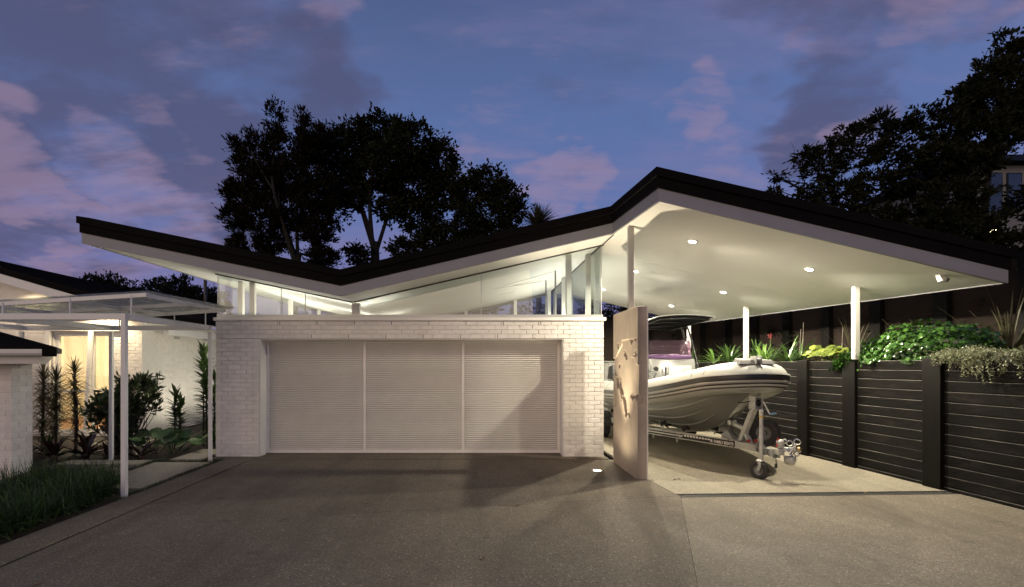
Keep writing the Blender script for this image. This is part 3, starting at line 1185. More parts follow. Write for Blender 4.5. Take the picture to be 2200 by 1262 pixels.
torn = [(70, 380), (105, 355), (130, 295), (160, 240), (165, 188), (235, 178), (240, 230), (262, 262), (265, 290), (250, 360), (285, 370), (300, 430), (345, 442), (345, 790), (318, 745), (300, 760), (275, 800), (262, 750), (240, 780), (228, 850), (222, 925), (250, 980), (235, 940), (212, 960), (205, 975), (200, 940), (180, 960), (195, 930), (185, 840), (172, 775), (160, 820), (150, 740), (140, 660), (132, 690), (118, 640), (105, 560), (92, 540), (70, 520)]
holes = [[(120, 215), (131, 205), (136, 270), (126, 282)], [(172, 285), (184, 300), (207, 345), (210, 380), (195, 387), (185, 350), (170, 345)],
         [(253, 185), (282, 178), (280, 205), (262, 232)], [(293, 175), (314, 171), (312, 196), (297, 201)], [(229, 200), (241, 195), (239, 232), (229, 230)],
         [(250, 305), (263, 288), (262, 345), (249, 352)], [(298, 300), (309, 300), (311, 320), (326, 335), (313, 345), (311, 382), (304, 345), (286, 364), (284, 343), (297, 335)],
         [(120, 435), (135, 430), (140, 466), (130, 476), (120, 460)], [(86, 872), (93, 830), (90, 785), (103, 768), (107, 830), (101, 877)],
         [(232, 782), (250, 758), (258, 738), (266, 765), (276, 744), (282, 765), (277, 812), (265, 782), (255, 770)],
         [(218, 932), (228, 912), (247, 935), (254, 982), (243, 977), (235, 945)], [(104, 568), (119, 575), (127, 640), (134, 692), (121, 692), (110, 640)],
         [(130, 563), (147, 590), (150, 660), (170, 720), (172, 752), (149, 737), (136, 660)], [(172, 775), (187, 775), (200, 830), (203, 890), (189, 887), (183, 840)],
         [(188, 892), (205, 890), (207, 940), (214, 972), (202, 977), (194, 930)], [(288, 772), (300, 743), (322, 738), (327, 765), (338, 802), (328, 828), (314, 797)]]
torn = [face_st(*p) for p in torn]
holes = [[face_st(*p) for p in h] for h in holes]


def inside(S, Z, poly):
    r = np.zeros(S.shape, dtype=bool)
    n = len(poly)
    for i in range(n):
        x1, y1 = poly[i]
        x2, y2 = poly[(i + 1) % n]
        c = ((y1 > Z) != (y2 > Z)) & (S < (x2 - x1) * (Z - y1) / (y2 - y1 + 1e-12) + x1)
        r ^= c
    return r


ns, nz = 200, 380
S, Z = np.meshgrid(np.linspace(0, BL, ns), np.linspace(0, BH, nz), indexing='ij')
jit = 0.006 * np.sin(S * 90 + 3 * np.sin(Z * 31)) + 0.005 * np.sin(Z * 120 + 2 * np.sin(S * 47))
dep = np.where(inside(S + jit, Z + jit * .7, torn), 0.022, 0.0)
for h in holes:
    dep = np.where(inside(S + jit * .5, Z + jit * .5, h), 0.055, dep)
blade = thing('concrete_blade', ((BF.x + BB.x) / 2, (BF.y + BB.y) / 2, 0), 'tall tan concrete blade wall with torn relief, standing before the boat', 'wall')
Vv = np.array(BB)[None, None, :] + S[..., None] * np.array(bt) + np.array([0, 0, 1.0]) * Z[..., None] - dep[..., None] * np.array(bn)
ii = np.arange(ns * nz).reshape(ns, nz)
Fq = np.stack([ii[:-1, :-1], ii[1:, :-1], ii[1:, 1:], ii[:-1, 1:]], -1).reshape(-1, 4)
Vv = Vv.reshape(-1, 3)
# sides: join the rim to the far face
rim = list(ii[:, 0]) + list(ii[-1, 1:]) + list(ii[-2::-1, -1]) + list(ii[0, -2:0:-1])
n0 = len(Vv)
far = []
for r_ in rim:
    s_, z_2 = S.ravel()[r_], Z.ravel()[r_]
    far.append(np.array(BB) + s_ * np.array(bt) + np.array([0, 0, z_2]) - BT * np.array(bn))
Vall = np.vstack([Vv, np.array(far)])
F2 = [(rim[k], rim[(k + 1) % len(rim)], n0 + (k + 1) % len(rim), n0 + k) for k in range(len(rim))]
c4 = [n0, n0 + ns - 1, n0 + ns - 1 + nz - 1, n0 + 2 * (ns - 1) + nz - 1]
F2.append(tuple(c4))
me = np_mesh('relief_panel', Vall, np.vstack([Fq, np.array(F2)]))
link('relief_panel', me, M['blade_concrete'], blade)
# pale arris strip up the front right edge
mb = MB()
p0 = BF - bn * (BT + 0.003) + bt * 0.002
mb.box(p0.x - .010, p0.x + .006, p0.y - .006, p0.y + .006, 0.002, BH + 0.004)
mb.build('edge_strip', M['white_paint'], blade)

# uplight in the ground at the foot of the blade
ux, uy = 2.10, 8.23
ul = thing('ground_uplight', (ux, uy, 0), 'round lit uplight set in the driveway at the foot of the concrete blade', 'uplight')
MB().lathe([(.075, .0), (.095, .001), (.095, .006), (.078, .012), (.066, .010), (.066, .002)], (ux, uy, 0.0), (0, 0, 1), 28, cap=False).build('flange', M['steel'], ul, smooth=True)
MB().lathe([(.064, .003), (.045, .010), (.004, .012)], (ux, uy, 0), (0, 0, 1), 24).build('lens', M['uplight_lens'], ul, smooth=True)
ld = bpy.data.lights.new('uplight_lamp', 'SPOT')
ld.energy = 620
ld.color = (1.0, 0.84, 0.58)
ld.spot_size = R(62)
ld.spot_blend = 1.0
ld.shadow_soft_size = 0.04
lo = bpy.data.objects.new('uplight_lamp', ld)
lo.location = (ux, uy, 0.05)
lo.rotation_euler = (R(180), R(2), 0)
COL.objects.link(lo)
lo.parent = ul
lo.matrix_parent_inverse = Matrix.Translation(-ul.location)
ld = bpy.data.lights.new('uplight_spill', 'SPOT')
ld.energy = 40
ld.color = (1.0, 0.84, 0.58)
ld.spot_size = R(150)
ld.spot_blend = 1.0
ld.shadow_soft_size = 0.04
lo = bpy.data.objects.new('uplight_spill', ld)
lo.location = (ux, uy, 0.05)
lo.rotation_euler = (R(180), 0, 0)
COL.objects.link(lo)
lo.parent = ul
lo.matrix_parent_inverse = Matrix.Translation(-ul.location)

# ------------------------------------------------------------------ timber retaining wall
def wx(y):
    return 7.075 - 0.05 * y


rw = thing('retaining_wall', (wx(8), 8, 0), 'black stained timber retaining wall of stacked boards beside the boat', 'retaining wall')
posts = [3.9, 5.55, 7.11, 8.58, 9.71, 11.2, 12.7, 14.2, 15.7]
wa = math.atan2(1.0, -0.05)        # direction of the wall
wall_h = 1.86
for y in posts:
    mb = MB()
    mb.hexa([(wx(y - .135) - .05, y - .135, -.1), (wx(y - .135) + .10, y - .135, -.1), (wx(y + .135) + .10, y + .135, -.1), (wx(y + .135) - .05, y + .135, -.1)],
            [(wx(y - .135) - .05, y - .135, wall_h + .02), (wx(y - .135) + .10, y - .135, wall_h + .02), (wx(y + .135) + .10, y + .135, wall_h + .02), (wx(y + .135) - .05, y + .135, wall_h + .02)])
    mb.build('post', M['black_post'], rw, bevel=0.006)
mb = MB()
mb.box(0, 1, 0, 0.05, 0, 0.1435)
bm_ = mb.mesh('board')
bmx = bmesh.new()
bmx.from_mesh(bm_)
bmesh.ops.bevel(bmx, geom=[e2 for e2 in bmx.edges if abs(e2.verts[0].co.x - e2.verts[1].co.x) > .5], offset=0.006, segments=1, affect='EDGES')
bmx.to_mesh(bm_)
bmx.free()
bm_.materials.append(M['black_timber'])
bm_.materials.append(M['edge_highlight'])
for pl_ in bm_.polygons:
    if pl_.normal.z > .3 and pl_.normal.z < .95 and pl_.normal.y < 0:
        pl_.material_index = 1  # upper front bevel gets the painted highlight
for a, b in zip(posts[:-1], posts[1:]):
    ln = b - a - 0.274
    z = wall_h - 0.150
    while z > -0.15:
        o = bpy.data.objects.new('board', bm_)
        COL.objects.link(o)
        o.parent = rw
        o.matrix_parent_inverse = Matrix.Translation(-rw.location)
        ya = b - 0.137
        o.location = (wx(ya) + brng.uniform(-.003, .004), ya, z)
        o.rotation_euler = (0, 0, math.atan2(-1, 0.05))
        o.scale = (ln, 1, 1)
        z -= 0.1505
mb = MB()
mb.hexa([(wx(3) + .06, 3, -.1), (wx(3) + .09, 3, -.1), (wx(15.9) + .09, 15.9, -.1), (wx(15.9) + .06, 15.9, -.1)],
        [(wx(3) + .06, 3, wall_h - .06), (wx(3) + .09, 3, wall_h - .06), (wx(15.9) + .09, 15.9, wall_h - .06), (wx(15.9) + .06, 15.9, wall_h - .06)])
mb.build('backing', M['weep'], rw)
# raised bed behind it
V_, F_ = [], []
nx_, ny_ = 24, 60
for j in range(ny_ + 1):
    for i in range(nx_ + 1):
        y = 2.0 + 15.0 * j / ny_
        x = wx(y) + 0.092 + (9.6 - wx(y)) * i / nx_
        V_.append((x, y, wall_h - 0.045 + 0.10 * (i / nx_) + 0.02 * math.sin(7 * x + 5 * y) * math.sin(4 * y)))
for j in range(ny_):
    for i in range(nx_):
        k = j * (nx_ + 1) + i
        F_.append((k, k + 1, k + nx_ + 2, k + nx_ + 1))
struct(link('raised_bed', np_mesh('raised_bed', V_, F_), M['mulch']))

# upper dark fence behind the raised bed
uf = thing('boundary_fence', (9.0, 10, 1.8), 'tall dark timber fence with posts behind the raised garden bed', 'fence')
fp = MB()
fp.box(0, 1, 0, 0.035, 0, 0.1945)
FB = fp.mesh('board')
FB.materials.append(M['fence_timber'])
yy = [3.6, 5.0, 6.4, 7.8, 9.2, 10.6, 12.0, 13.4, 14.8, 16.2, 17.6]
fxx = lambda y: 9.35 - 0.05 * y
for y in yy:
    MB().box(fxx(y) - .10, fxx(y) + .08, y - .14, y + .14, 1.7, 3.62).build('post', M['black_post'], uf)
for a, b in zip(yy[:-1], yy[1:]):
    for k in range(9):
        o = bpy.data.objects.new('board', FB)
        COL.objects.link(o)
        o.parent = uf
        o.matrix_parent_inverse = Matrix.Translation(-uf.location)
        o.location = (fxx(b - .14), b - .142, 1.80 + k * 0.195)
        o.rotation_euler = (0, 0, math.atan2(-1, 0.05))
        o.scale = (b - a - 0.284, 1, 1)
# back of the carport: grey paling fence and dark boards above it
bf = thing('paling_fence', (4.3, 16.3, 0), 'grey vertical paling fence closing the far end of the carport', 'fence')
for k in range(36):
    x = 2.3 + k * 0.118
    MB().box(x, x + 0.108, 16.30 + brng.uniform(-.004, .004), 16.32, 0.0, 1.86 + brng.uniform(-.01, .01)).build('paling', M['grey_fence'], bf)
MB().box(2.3, 6.5, 16.33, 16.38, 0.35, 0.45).build('rail', M['grey_fence'], bf)
MB().box(2.3, 6.5, 16.27, 16.40, 1.88, 1.92).build('rail', M['grey_fence'], bf)
df = thing('board_fence', (5, 17.4, 0), 'dark horizontal board fence seen beyond the boat above the palings', 'fence')
for bay in range(5):
    x0 = 0.6 + bay * 1.9
    MB().box(x0 - .10, x0 + .10, 17.36, 17.48, 0, 3.5).build('post', M['black_post'], df)
    for k in range(14):
        o = bpy.data.objects.new('board', FB)
        COL.objects.link(o)
        o.parent = df
        o.matrix_parent_inverse = Matrix.Translation(-df.location)
        o.location = (x0 + .102, 17.40, 0.7 + k * 0.195)
        o.scale = (1.9 - .204, 1, 1)
# ------------------------------------------------------------------ boat on its trailer
BO = Vector((4.64, 7.95, 0))
EU = Vector((-0.0698, 0.9976, 0))      # towards the stern
EV = Vector((0.9976, 0.0698, 0))       # to the right of the picture


def Bt(p):
    return BO + EU * p[0] + EV * p[1] + Vector((0, 0, p[2]))


def xb(p):
    return Bt(p)


boat = thing('inflatable_boat', Bt((3, 0, 0)), 'grey rigid inflatable boat with purple windscreen and black canopy on a trailer', 'boat')
half = [(6.6, -.93, 1.12), (5.4, -.95, 1.12), (4.2, -.955, 1.13), (3.0, -.95, 1.16), (2.2, -.925, 1.215), (1.5, -.83, 1.31), (0.95, -.70, 1.41), (0.52, -.56, 1.50), (0.30, -.44, 1.545)]
nose = [(0.17, -.24, 1.572), (0.145, 0, 1.58)]
path = half + nose + [(u, -v, z) for u, v, z in reversed(half + nose[:1])]
path = [Bt(p) for p in catmull(path, 6)]
np_ = len(path)
RAD = 0.258


def rad(i):
    t = min(i, np_ - 1 - i) / 7.0
    return RAD * min(1.0, 0.35 + 0.65 * math.sqrt(max(0.0, t))) if t < 1 else RAD


prof = []
for i in range(np_):
    r_ = rad(i)
    prof.append([(r_ * math.cos(2 * math.pi * k / 20), r_ * math.sin(2 * math.pi * k / 20)) for k in range(20)])
tube_o = MB().sweep(path, prof).build('buoyancy_tube', M['hypalon'], boat, smooth=True)


def strake(name, mat, a0, a1, r0, r1, n=5):
    pr = []
    for i in range(np_):
        k_ = rad(i) / RAD
        ang = [R(a0 + (a1 - a0) * j / n) for j in range(n + 1)]
        pr.append([(r0 * k_ * math.cos(a), r0 * k_ * math.sin(a)) for a in ang] + [(r1 * k_ * math.cos(a), r1 * k_ * math.sin(a)) for a in reversed(ang)])
    MB().sweep(path, pr).build(name, mat, tube_o, auto=40)


strake('rubbing_strake', M['strake_grey'], 12, 17, .255, .284, 2)
strake('rubbing_strake', M['strake_black'], -7, 11.8, .255, .272)
strake('rubbing_strake', M['strake_grey'], -12, -7.2, .255, .286, 2)
strake('rubbing_strake', M['strake_black'], -22, -18, .255, .268, 2)
strake('rubbing_strake', M['strake_grey'], -30, -22.5, .255, .266, 2)
strake('rubbing_strake', M['strake_black'], -36, -33, .255, .266, 2)
# seams round the tube
mb = MB()
for i in (14, 26, 40, 44, np_ - 45, np_ - 41, np_ - 27, np_ - 15):
    t = (path[i + 1] - path[i - 1]).normalized()
    o_ = t.cross(Vector((0, 0, 1))).normalized()
    pts = [path[i] + (o_ * math.cos(a) + Vector((0, 0, 1)) * math.sin(a)) * (RAD + .001) for a in [R(20 + 7 * k) for k in range(20)]]
    mb.tube(pts, 0.0035, 5)
mb.build('seam_tape', M['pad_grey'], tube_o)

# hull
st = [(.12, 1.36, .10, 1.38, .26, 1.45), (.28, 1.24, .26, 1.31, .40, 1.45), (.5, 1.10, .40, 1.23, .52, 1.42), (.8, .86, .53, 1.13, .64, 1.36), (1.15, .64, .65, 1.03, .75, 1.28), (1.6, .49, .75, .94, .84, 1.20), (2.2, .43, .82, .88, .90, 1.13), (3.2, .41, .88, .82, .94, 1.08), (4.6, .41, .90, .79, .94, 1.05), (6.1, .41, .90, .78, .94, 1.04)]
mb = MB(xb)
vs, fs = [], []
for u, zk, vc, zc, vs_, zs in st:
    ring = [(-vs_, zs), (-vc - .02, zc + .035), (-vc, zc), (-vc * .66, zk + (zc - zk) * .62), (-vc * .33, zk + (zc - zk) * .30), (-.03, zk + .01), (0, zk)]
    ring = ring + [(-a, b) for a, b in reversed(ring[:-1])]
    vs += [(u + (0.10 * abs(a) / .9 if u < 1 else 0), a, b) for a, b in ring]
nr = 13
for i in range(len(st) - 1):
    for k in range(nr - 1):
        fs.append((i * nr + k, i * nr + k + 1, (i + 1) * nr + k + 1, (i + 1) * nr + k))
fs.append(tuple(range((len(st) - 1) * nr, len(st) * nr)))
fs.append(tuple(range(nr)))
mb.add(vs, fs)
hull = mb.build('hull', M['hull_grey'], boat, auto=34)
# spray rails and chine strips
for f in (0.34, 0.66, 1.0):
    for s in (-1, 1):
        pts = []
        for u, zk, vc, zc, vs_, zs in st[3 if f < 1 else 2:]:
            fz = {0.34: .31, 0.66: .62, 1.0: 1.0}[f]
            pts.append((u + (.10 * vc * f / .9 if u < 1 else 0), s * (vc * f + .004), zk + (zc - zk) * fz - .004))
        pts = catmull(pts, 3)
        m2 = MB()
        m2.tube([Bt(p) for p in pts], [0.004 + min(.013, .004 * i) for i in range(len(pts))], 6)
        m2.build('spray_rail', M['strake_grey'] if f == 1 else M['hull_grey'], hull, smooth=True)
# deck
mb = MB(xb)
mb.prism([(6.1, -.75, 1.0), (1.2, -.60, 1.08), (.6, -.38, 1.30), (.6, .38, 1.30), (1.2, .60, 1.08), (6.1, .75, 1.0)], (0, 0, .03))
mb.build('deck', M['pad_grey'], boat)
MB(xb).box(5.95, 6.10, -.7, .7, .6, 1.25).build('transom', M['gelcoat'], boat, bevel=.015)
# console
mb = MB(xb)
mb.hexa([(2.72, -.54, 1.0), (2.72, .54, 1.0), (3.55, .54, 1.0), (3.55, -.54, 1.0)], [(2.90, -.51, 1.93), (2.90, .51, 1.93), (3.62, .48, 1.90), (3.62, -.48, 1.90)])
con = mb.build('console', M['gelcoat'], boat, bevel=.035, auto=40)
mb = MB(xb)
mb.hexa([(2.745, -.15, 1.30), (2.745, .42, 1.30), (2.79, .42, 1.30), (2.79, -.15, 1.30)], [(2.832, -.13, 1.77), (2.832, .40, 1.77), (2.90, .40, 1.77), (2.90, -.13, 1.77)])
mb.build('hatch', M['hypalon'], con, bevel=.022, auto=40)
mb = MB(xb)
mb.box(2.757, 2.777, -.23, -.20, 1.36, 1.74)
mb.build('hatch_hinge', M['black_plastic'], con)
MB(xb).tube([(2.80, -.515, 1.75), (2.70, -.555, 1.74)], .012, 8).build('latch_arm', M['chrome'], con)
mb = MB(xb)
mb.lathe([(.0, 0), (.05, 0), (.05, .02), (.0, .02)], (2.70, -.47, 1.70), (-1, -.3, 0), 14)
mb.build('cleat', M['black_plastic'], con)
mb = MB(xb)
mb.lathe([(.0, 0), (.04, 0), (.04, .02), (.0, .02)], (2.80, .52, 1.74), (-1, .3, 0), 14)
mb.build('cleat', M['black_plastic'], con)
# windscreen: wraps round the console
plan = catmull([(3.50, -.515, 0), (3.12, -.525, 0), (2.93, -.47, 0), (2.885, -.30, 0), (2.875, 0, 0), (2.885, .30, 0), (2.93, .47, 0), (3.12, .525, 0), (3.50, .515, 0)], 6)


def screen(name, mat, lo_, hi):
    vs, fs = [], []
    n = len(plan)
    for i, p in enumerate(plan):
        f = min(i, n - 1 - i) / (n - 1) * 2
        zt = lo_ + (hi - lo_) * (min(1.0, 0.25 + math.sqrt(f * 2.6)) if hi > 2.1 else 1)
        lean = lambda z: (z - 1.90) * .20
        for z in (lo_, zt):
            for th in (0, .006):
                vs.append((p.x + lean(z) + th, p.y * (1 - .06 * (z - 1.9)), z))
    for i in range(n - 1):
        a, b = i * 4, i * 4 + 4
        fs += [(a, b, b + 2, a + 2), (a + 1, a + 3, b + 3, b + 1), (a + 2, b + 2, b + 3, a + 3), (a, a + 1, b + 1, b)]
    mm = MB(xb)
    mm.add(vs, fs)
    return mm.build(name, mat, con, smooth=True)


screen('windscreen', M['purple_acrylic'], 2.012, 2.34)
screen('windscreen_base', M['purple_band'], 1.915, 2.010)
mb = MB(xb)
mb.hexa([(3.05, -.30, 1.93), (3.05, .30, 1.93), (3.5, .33, 1.93), (3.5, -.33, 1.93)], [(3.12, -.25, 2.03), (3.12, .25, 2.03), (3.45, .28, 2.03), (3.45, -.28, 2.03)])
mb.build('dash', simple('dash_purple', (0.16, 0.09, 0.20), 0.5), con, bevel=.02)
# helm seat behind
mb = MB(xb)
mb.hexa([(4.1, -.42, 1.0), (4.1, .42, 1.0), (4.65, .42, 1.0), (4.65, -.42, 1.0)], [(4.15, -.40, 1.72), (4.15, .40, 1.72), (4.6, .40, 1.72), (4.6, -.40, 1.72)])
seat = mb.build('helm_seat', M['gelcoat'], boat, bevel=.03)
MB(xb).box(4.13, 4.62, -.41, .41, 1.725, 1.80).build('cushion', M['pad_grey'], seat, bevel=.025)
# canopy on black tube frame
ttop = MB(xb)
for s in (-1, 1):
    for pts in ([(2.62, s * .62, 1.05), (2.66, s * .62, 1.18), (2.82, s * .60, 1.55), (3.02, s * .555, 2.15), (3.20, s * .52, 2.60), (3.28, s * .49, 2.67)],
                [(3.02, s * .62, 1.05), (3.06, s * .62, 1.2), (3.18, s * .60, 1.55), (3.34, s * .555, 2.15), (3.46, s * .52, 2.60), (3.50, s * .49, 2.68)]):
        ttop.tube([p for p in catmull(pts, 4)], .021, 9)
    for t in (1.55, 1.85, 2.15, 2.42):
        k = (t - 1.55) / 1.05
        ttop.tube([(2.82 + .38 * k, s * (.60 - .08 * k), t), (3.18 + .28 * k, s * (.60 - .08 * k), t)], .011, 6)
    ttop.tube([(2.35, s * .53, 2.745), (3.28, s * .50, 2.675), (4.0, s * .52, 2.64)], .019, 8)
    ttop.tube([(2.66, s * .62, 1.30), (2.45, s * .58, 1.62), (2.80, s * .60, 1.66)], .010, 6)
for u, z in ((2.38, 2.745), (2.85, 2.71), (3.28, 2.665), (3.65, 2.655), (3.98, 2.64)):
    ttop.tube([(u, -.52, z), (u, 0, z + .03), (u, .52, z)], .017, 8)
frame = ttop.build('canopy_frame', M['black_metal'], boat, smooth=True)
vs, fs = [], []
for i in range(9):
    for j in range(9):
        u = 2.30 + 1.75 * i / 8
        v = -.60 + 1.2 * j / 8
        z = 2.79 - .13 * i / 8 + .045 * (1 - (v / .6) ** 2)
        vs.append((u, v, z))
for i in range(9):
    for j in range(9):
        u, v, z = vs[i * 9 + j]
        vs.append((u, v, z + .014))
q = lambda i, j, k: k * 81 + i * 9 + j
for i in range(8):
    for j in range(8):
        fs += [(q(i, j, 0), q(i, j + 1, 0), q(i + 1, j + 1, 0), q(i + 1, j, 0)), (q(i, j, 1), q(i + 1, j, 1), q(i + 1, j + 1, 1), q(i, j + 1, 1))]
for k in range(8):
    fs += [(q(0, k, 0), q(0, k, 1), q(0, k + 1, 1), q(0, k + 1, 0)), (q(8, k, 0), q(8, k + 1, 0), q(8, k + 1, 1), q(8, k, 1)), (q(k, 0, 0), q(k + 1, 0, 0), q(k + 1, 0, 1), q(k, 0, 1)), (q(k, 8, 0), q(k, 8, 1), q(k + 1, 8, 1), q(k + 1, 8, 0))]
mb = MB(xb)
mb.add(vs, fs)
can = mb.build('canopy', M['canvas_black'], boat, auto=50)
mb = MB(xb)
mb.tube([(2.28, -.61, 2.795), (4.06, -.61, 2.665)], .010, 6)
mb.tube([(2.28, .61, 2.795), (4.06, .61, 2.665)], .010, 6)
mb.tube([(2.28, v / 10, 2.795 + .045 * (1 - (v / 6.1) ** 2)) for v in (-6.1, -4, -2, 0, 2, 4, 6.1)], .010, 6)
mb.build('canopy_rail', M['steel'], frame)
# bow plate with roller, handles, towing marks
mb = MB(xb)
mb.hexa([(-.02, -.33, 1.79), (-.02, .30, 1.79), (.36, .22, 1.80), (.36, -.22, 1.80)], [(.02, -.29, 1.865), (.02, .27, 1.865), (.33, .18, 1.90), (.33, -.18, 1.90)])
bp = mb.build('bow_plate', M['pad_grey'], boat, bevel=.015)
mb = MB(xb)
mb.box(-.05, .12, -.05, -.038, 1.80, 1.93)
mb.box(-.05, .12, .030, .042, 1.80, 1.93)
mb.lathe([(.010, -.036), (.030, -.034), (.016, 0), (.030, .028), (.010, .030)], (-.01, 0, 1.87), (0, 1, 0), 12)
mb.lathe([(.022, 0), (.03, .02), (.026, .05), (.006, .06)], (.10, .06, 1.87), (0, 0, 1), 10)
mb.build('bow_roller', M['steel'], bp)
for v in (-.045, .03):
    mb = MB(xb)
    pts = []
    for ang, w in ((62, .022), (52, .020), (42, .012), (35, .002)):
        u = .145 - .262 * math.cos(R(ang))
        z = 1.58 + .262 * math.sin(R(ang))
        pts.append((u, v, z, w))
    vs = [(u, v_ - w, z) for u, v_, z, w in pts] + [(u, v_ + w, z) for u, v_, z, w in pts]
    mb.add(vs + [(u - .004, v_, z + .006) for u, v_, z in vs], [(i, i + 1, 5 + i, 4 + i) for i in range(3)] + [(8 + i, 12 + i, 13 + i, 9 + i) for i in range(3)] + [(0, 4, 12, 8), (3, 11, 15, 7), (0, 8, 9, 1), (1, 9, 10, 2), (2, 10, 11, 3), (4, 5, 13, 12), (5, 6, 14, 13), (6, 7, 15, 14)])
    mb.build('tow_patch', M['pad_grey'], tube_o)


def tube_point(i, ang, r=RAD):
    t = (path[i + 1] - path[i - 1]).normalized()
    o_ = t.cross(Vector((0, 0, 1))).normalized()
    n_ = o_ * math.cos(R(ang)) + Vector((0, 0, 1)) * math.sin(R(ang))
    return path[i] + n_ * r, n_, t


for i in (26, 8):
    p, n_, t = tube_point(i, 38)
    mb = MB()
    b_ = n_.cross(t)
    ring = [p + t * (.11 * math.cos(a)) + b_ * (.042 * math.sin(a)) - n_ * .004 for a in [2 * math.pi * k / 20 for k in range(20)]]
    mb.prism(ring, n_ * .010)
    mb.tube([p + t * .085 + n_ * .005, p + t * .05 + n_ * .03, p - t * .05 + n_ * .03, p - t * .085 + n_ * .005], .011, 8)
    mb.build('carry_handle', M['black_plastic'], tube_o)
for i in (24, 29, 34):
    p, n_, t = tube_point(i, 112)
    mb = MB()
    mb.tube([p + t * .09 - n_ * .005, p + t * .075 + n_ * .035, p + n_ * .05, p - t * .075 + n_ * .035, p - t * .09 - n_ * .005], .009, 7)
    mb.build('grab_loop', M['black_plastic'], tube_o)
# outboard motor on the transom
mb = MB(xb)
mb.hexa([(6.15, -.17, 1.35), (6.15, .17, 1.35), (6.72, .14, 1.38), (6.72, -.14, 1.38)], [(6.22, -.15, 1.78), (6.22, .15, 1.78), (6.62, .12, 1.74), (6.62, -.12, 1.74)])
mb.box(6.22, 6.45, -.07, .07, .55, 1.36)
mb.lathe([(.02, -.30), (.055, -.15), (.06, .1), (.02, .22)], (6.36, 0, .52), (1, 0, 0), 12)
mb.box(6.05, 6.2, -.12, .12, 1.05, 1.34)
mb.build('outboard_motor', M['black_plastic'], boat, bevel=.02)

# ---- trailer
tr = thing('boat_trailer', Bt((2, 0, 0)), 'galvanised boat trailer with jockey wheel, spare wheel and lettered rail', 'trailer')
RZ = 0.455
mb = MB(xb)
for s in (-1, 1):
    a, b, c = Vector((6.3, s * .98, RZ)), Vector((2.25, s * 1.0, RZ)), Vector((.30, s * .15, RZ - .01))
    mb.bar(a, b, .055, .125)
    mb.bar(b + (c - b).normalized() * -.02, c, .055, .125)
    mb.bar(c + (c - b).normalized() * -.02, (-.06, s * .055, RZ - .02), .05, .11)
chs = mb.build('chassis', M['galvanised'], tr)
mb = MB(xb)
mb.bar((.95, 0, RZ - .02), (-.42, 0, RZ - .035), .10, .105)
dbar = mb.build('drawbar', M['galvanised'], tr, bevel=.006)
mb = MB(xb)
mb.box(-.445, -.415, -.062, .062, RZ - .10, RZ + .03)
mb.box(-.36, -.345, -.056, .056, RZ - .094, RZ + .024)
mb.build('drawbar_plate', M['steel'], dbar)
for u in (2.3, 3.6, 5.2, 6.2):
    MB(xb).bar((u, -.97, RZ - .03), (u, .97, RZ - .03), .05, .08).build('crossmember', M['galvanised'], tr)
# strap bands round the near rail
ra, rb_ = Vector((2.25, -1.0, RZ)), Vector((.30, -.15, RZ - .01))
rdir = (rb_ - ra).normalized()
rn = Vector((rdir.y, -rdir.x, 0))
if rn.y > 0:
    rn = -rn


def rail_t(px):
    lo_, hi = 0.0, 1.0
    for _ in range(40):
        m_ = (lo_ + hi) / 2
        p = Bt(ra.lerp(rb_, m_) + rn * .028)
        if 1015 + p.x / p.y * 1050 < px:
            lo_ = m_
        else:
            hi = m_
    return lo_


for px in (1588, 1600, 1612):
    p = ra.lerp(rb_, min(rail_t(px), .985)) if px < 1588 else ra.lerp(rb_, .93 + (px - 1588) / 260)
    mb = MB(xb)
    mb.bar(p - rdir * .006, p + rdir * .006, .062, .133)
    mb.build('strap', M['decal_black'], chs)


def rail_plate(px0, px1, z0, z1, mat, off, name):
    a = ra.lerp(rb_, rail_t(px0)) + rn * off
    b = ra.lerp(rb_, rail_t(px1)) + rn * off
    mb = MB(xb)
    n_ = rn * .0015
    mb.hexa([a + Vector((0, 0, z0)), b + Vector((0, 0, z0)), b + n_ + Vector((0, 0, z0)), a + n_ + Vector((0, 0, z0))],
            [a + Vector((0, 0, z1)), b + Vector((0, 0, z1)), b + n_ + Vector((0, 0, z1)), a + n_ + Vector((0, 0, z1))])
    return mb.build(name, M[mat], chs)


rail_plate(1384, 1579, -.046, .050, 'decal_black', .0285, 'decal')
rail_plate(1384, 1452, -.012, .004, 'decal_white', .0305, 'stripe')
rail_plate(1384, 1500, .036, .043, 'decal_white', .0305, 'stripe')
for k in range(9):
    rail_plate(1470 + k * 6.3, 1474.6 + k * 6.3, .000, .026, 'decal_white', .0305, 'stripe')


def text_mesh(body, size, ex, ez, origin, depth=0.001, shear=0.0, offset=0.0):
    cu = bpy.data.curves.new('lettering', 'FONT')
    cu.body = body
    cu.size = size
    cu.shear = shear
    cu.offset = offset
    cu.extrude = 0.0
    tmp = bpy.data.objects.new('tmp', cu)
    COL.objects.link(tmp)
    bpy.context.view_layer.update()
    dg = bpy.context.evaluated_depsgraph_get()
    me = bpy.data.meshes.new_from_object(tmp.evaluated_get(dg))
    bpy.data.objects.remove(tmp)
    for v in me.vertices:
        v.co = Vector(origin) + Vector(ex) * v.co.x + Vector(ez) * v.co.y
    me.name = 'lettering'
    me.materials.clear()
    return me


def rail_text(body, px0, px1, z, size, mat, shear=0.0, offset=0.0):
    a = Bt(ra.lerp(rb_, rail_t(px0)) + rn * .0325 + Vector((0, 0, z)))
    b = Bt(ra.lerp(rb_, rail_t(px1)) + rn * .0325 + Vector((0, 0, z)))
    me = text_mesh(body, size, (1, 0, 0), (0, 0, 1), (0, 0, 0), shear=shear, offset=offset)
    xs_ = [v.co.x for v in me.vertices]
    L_ = max(xs_) - min(xs_)
    x0 = min(xs_)
    ex = (b - a)
    for v in me.vertices:
        v.co = a + ex * ((v.co.x - x0) / L_) + Vector((0, 0, v.co.z))
    return link('lettering', me, M[mat], chs)


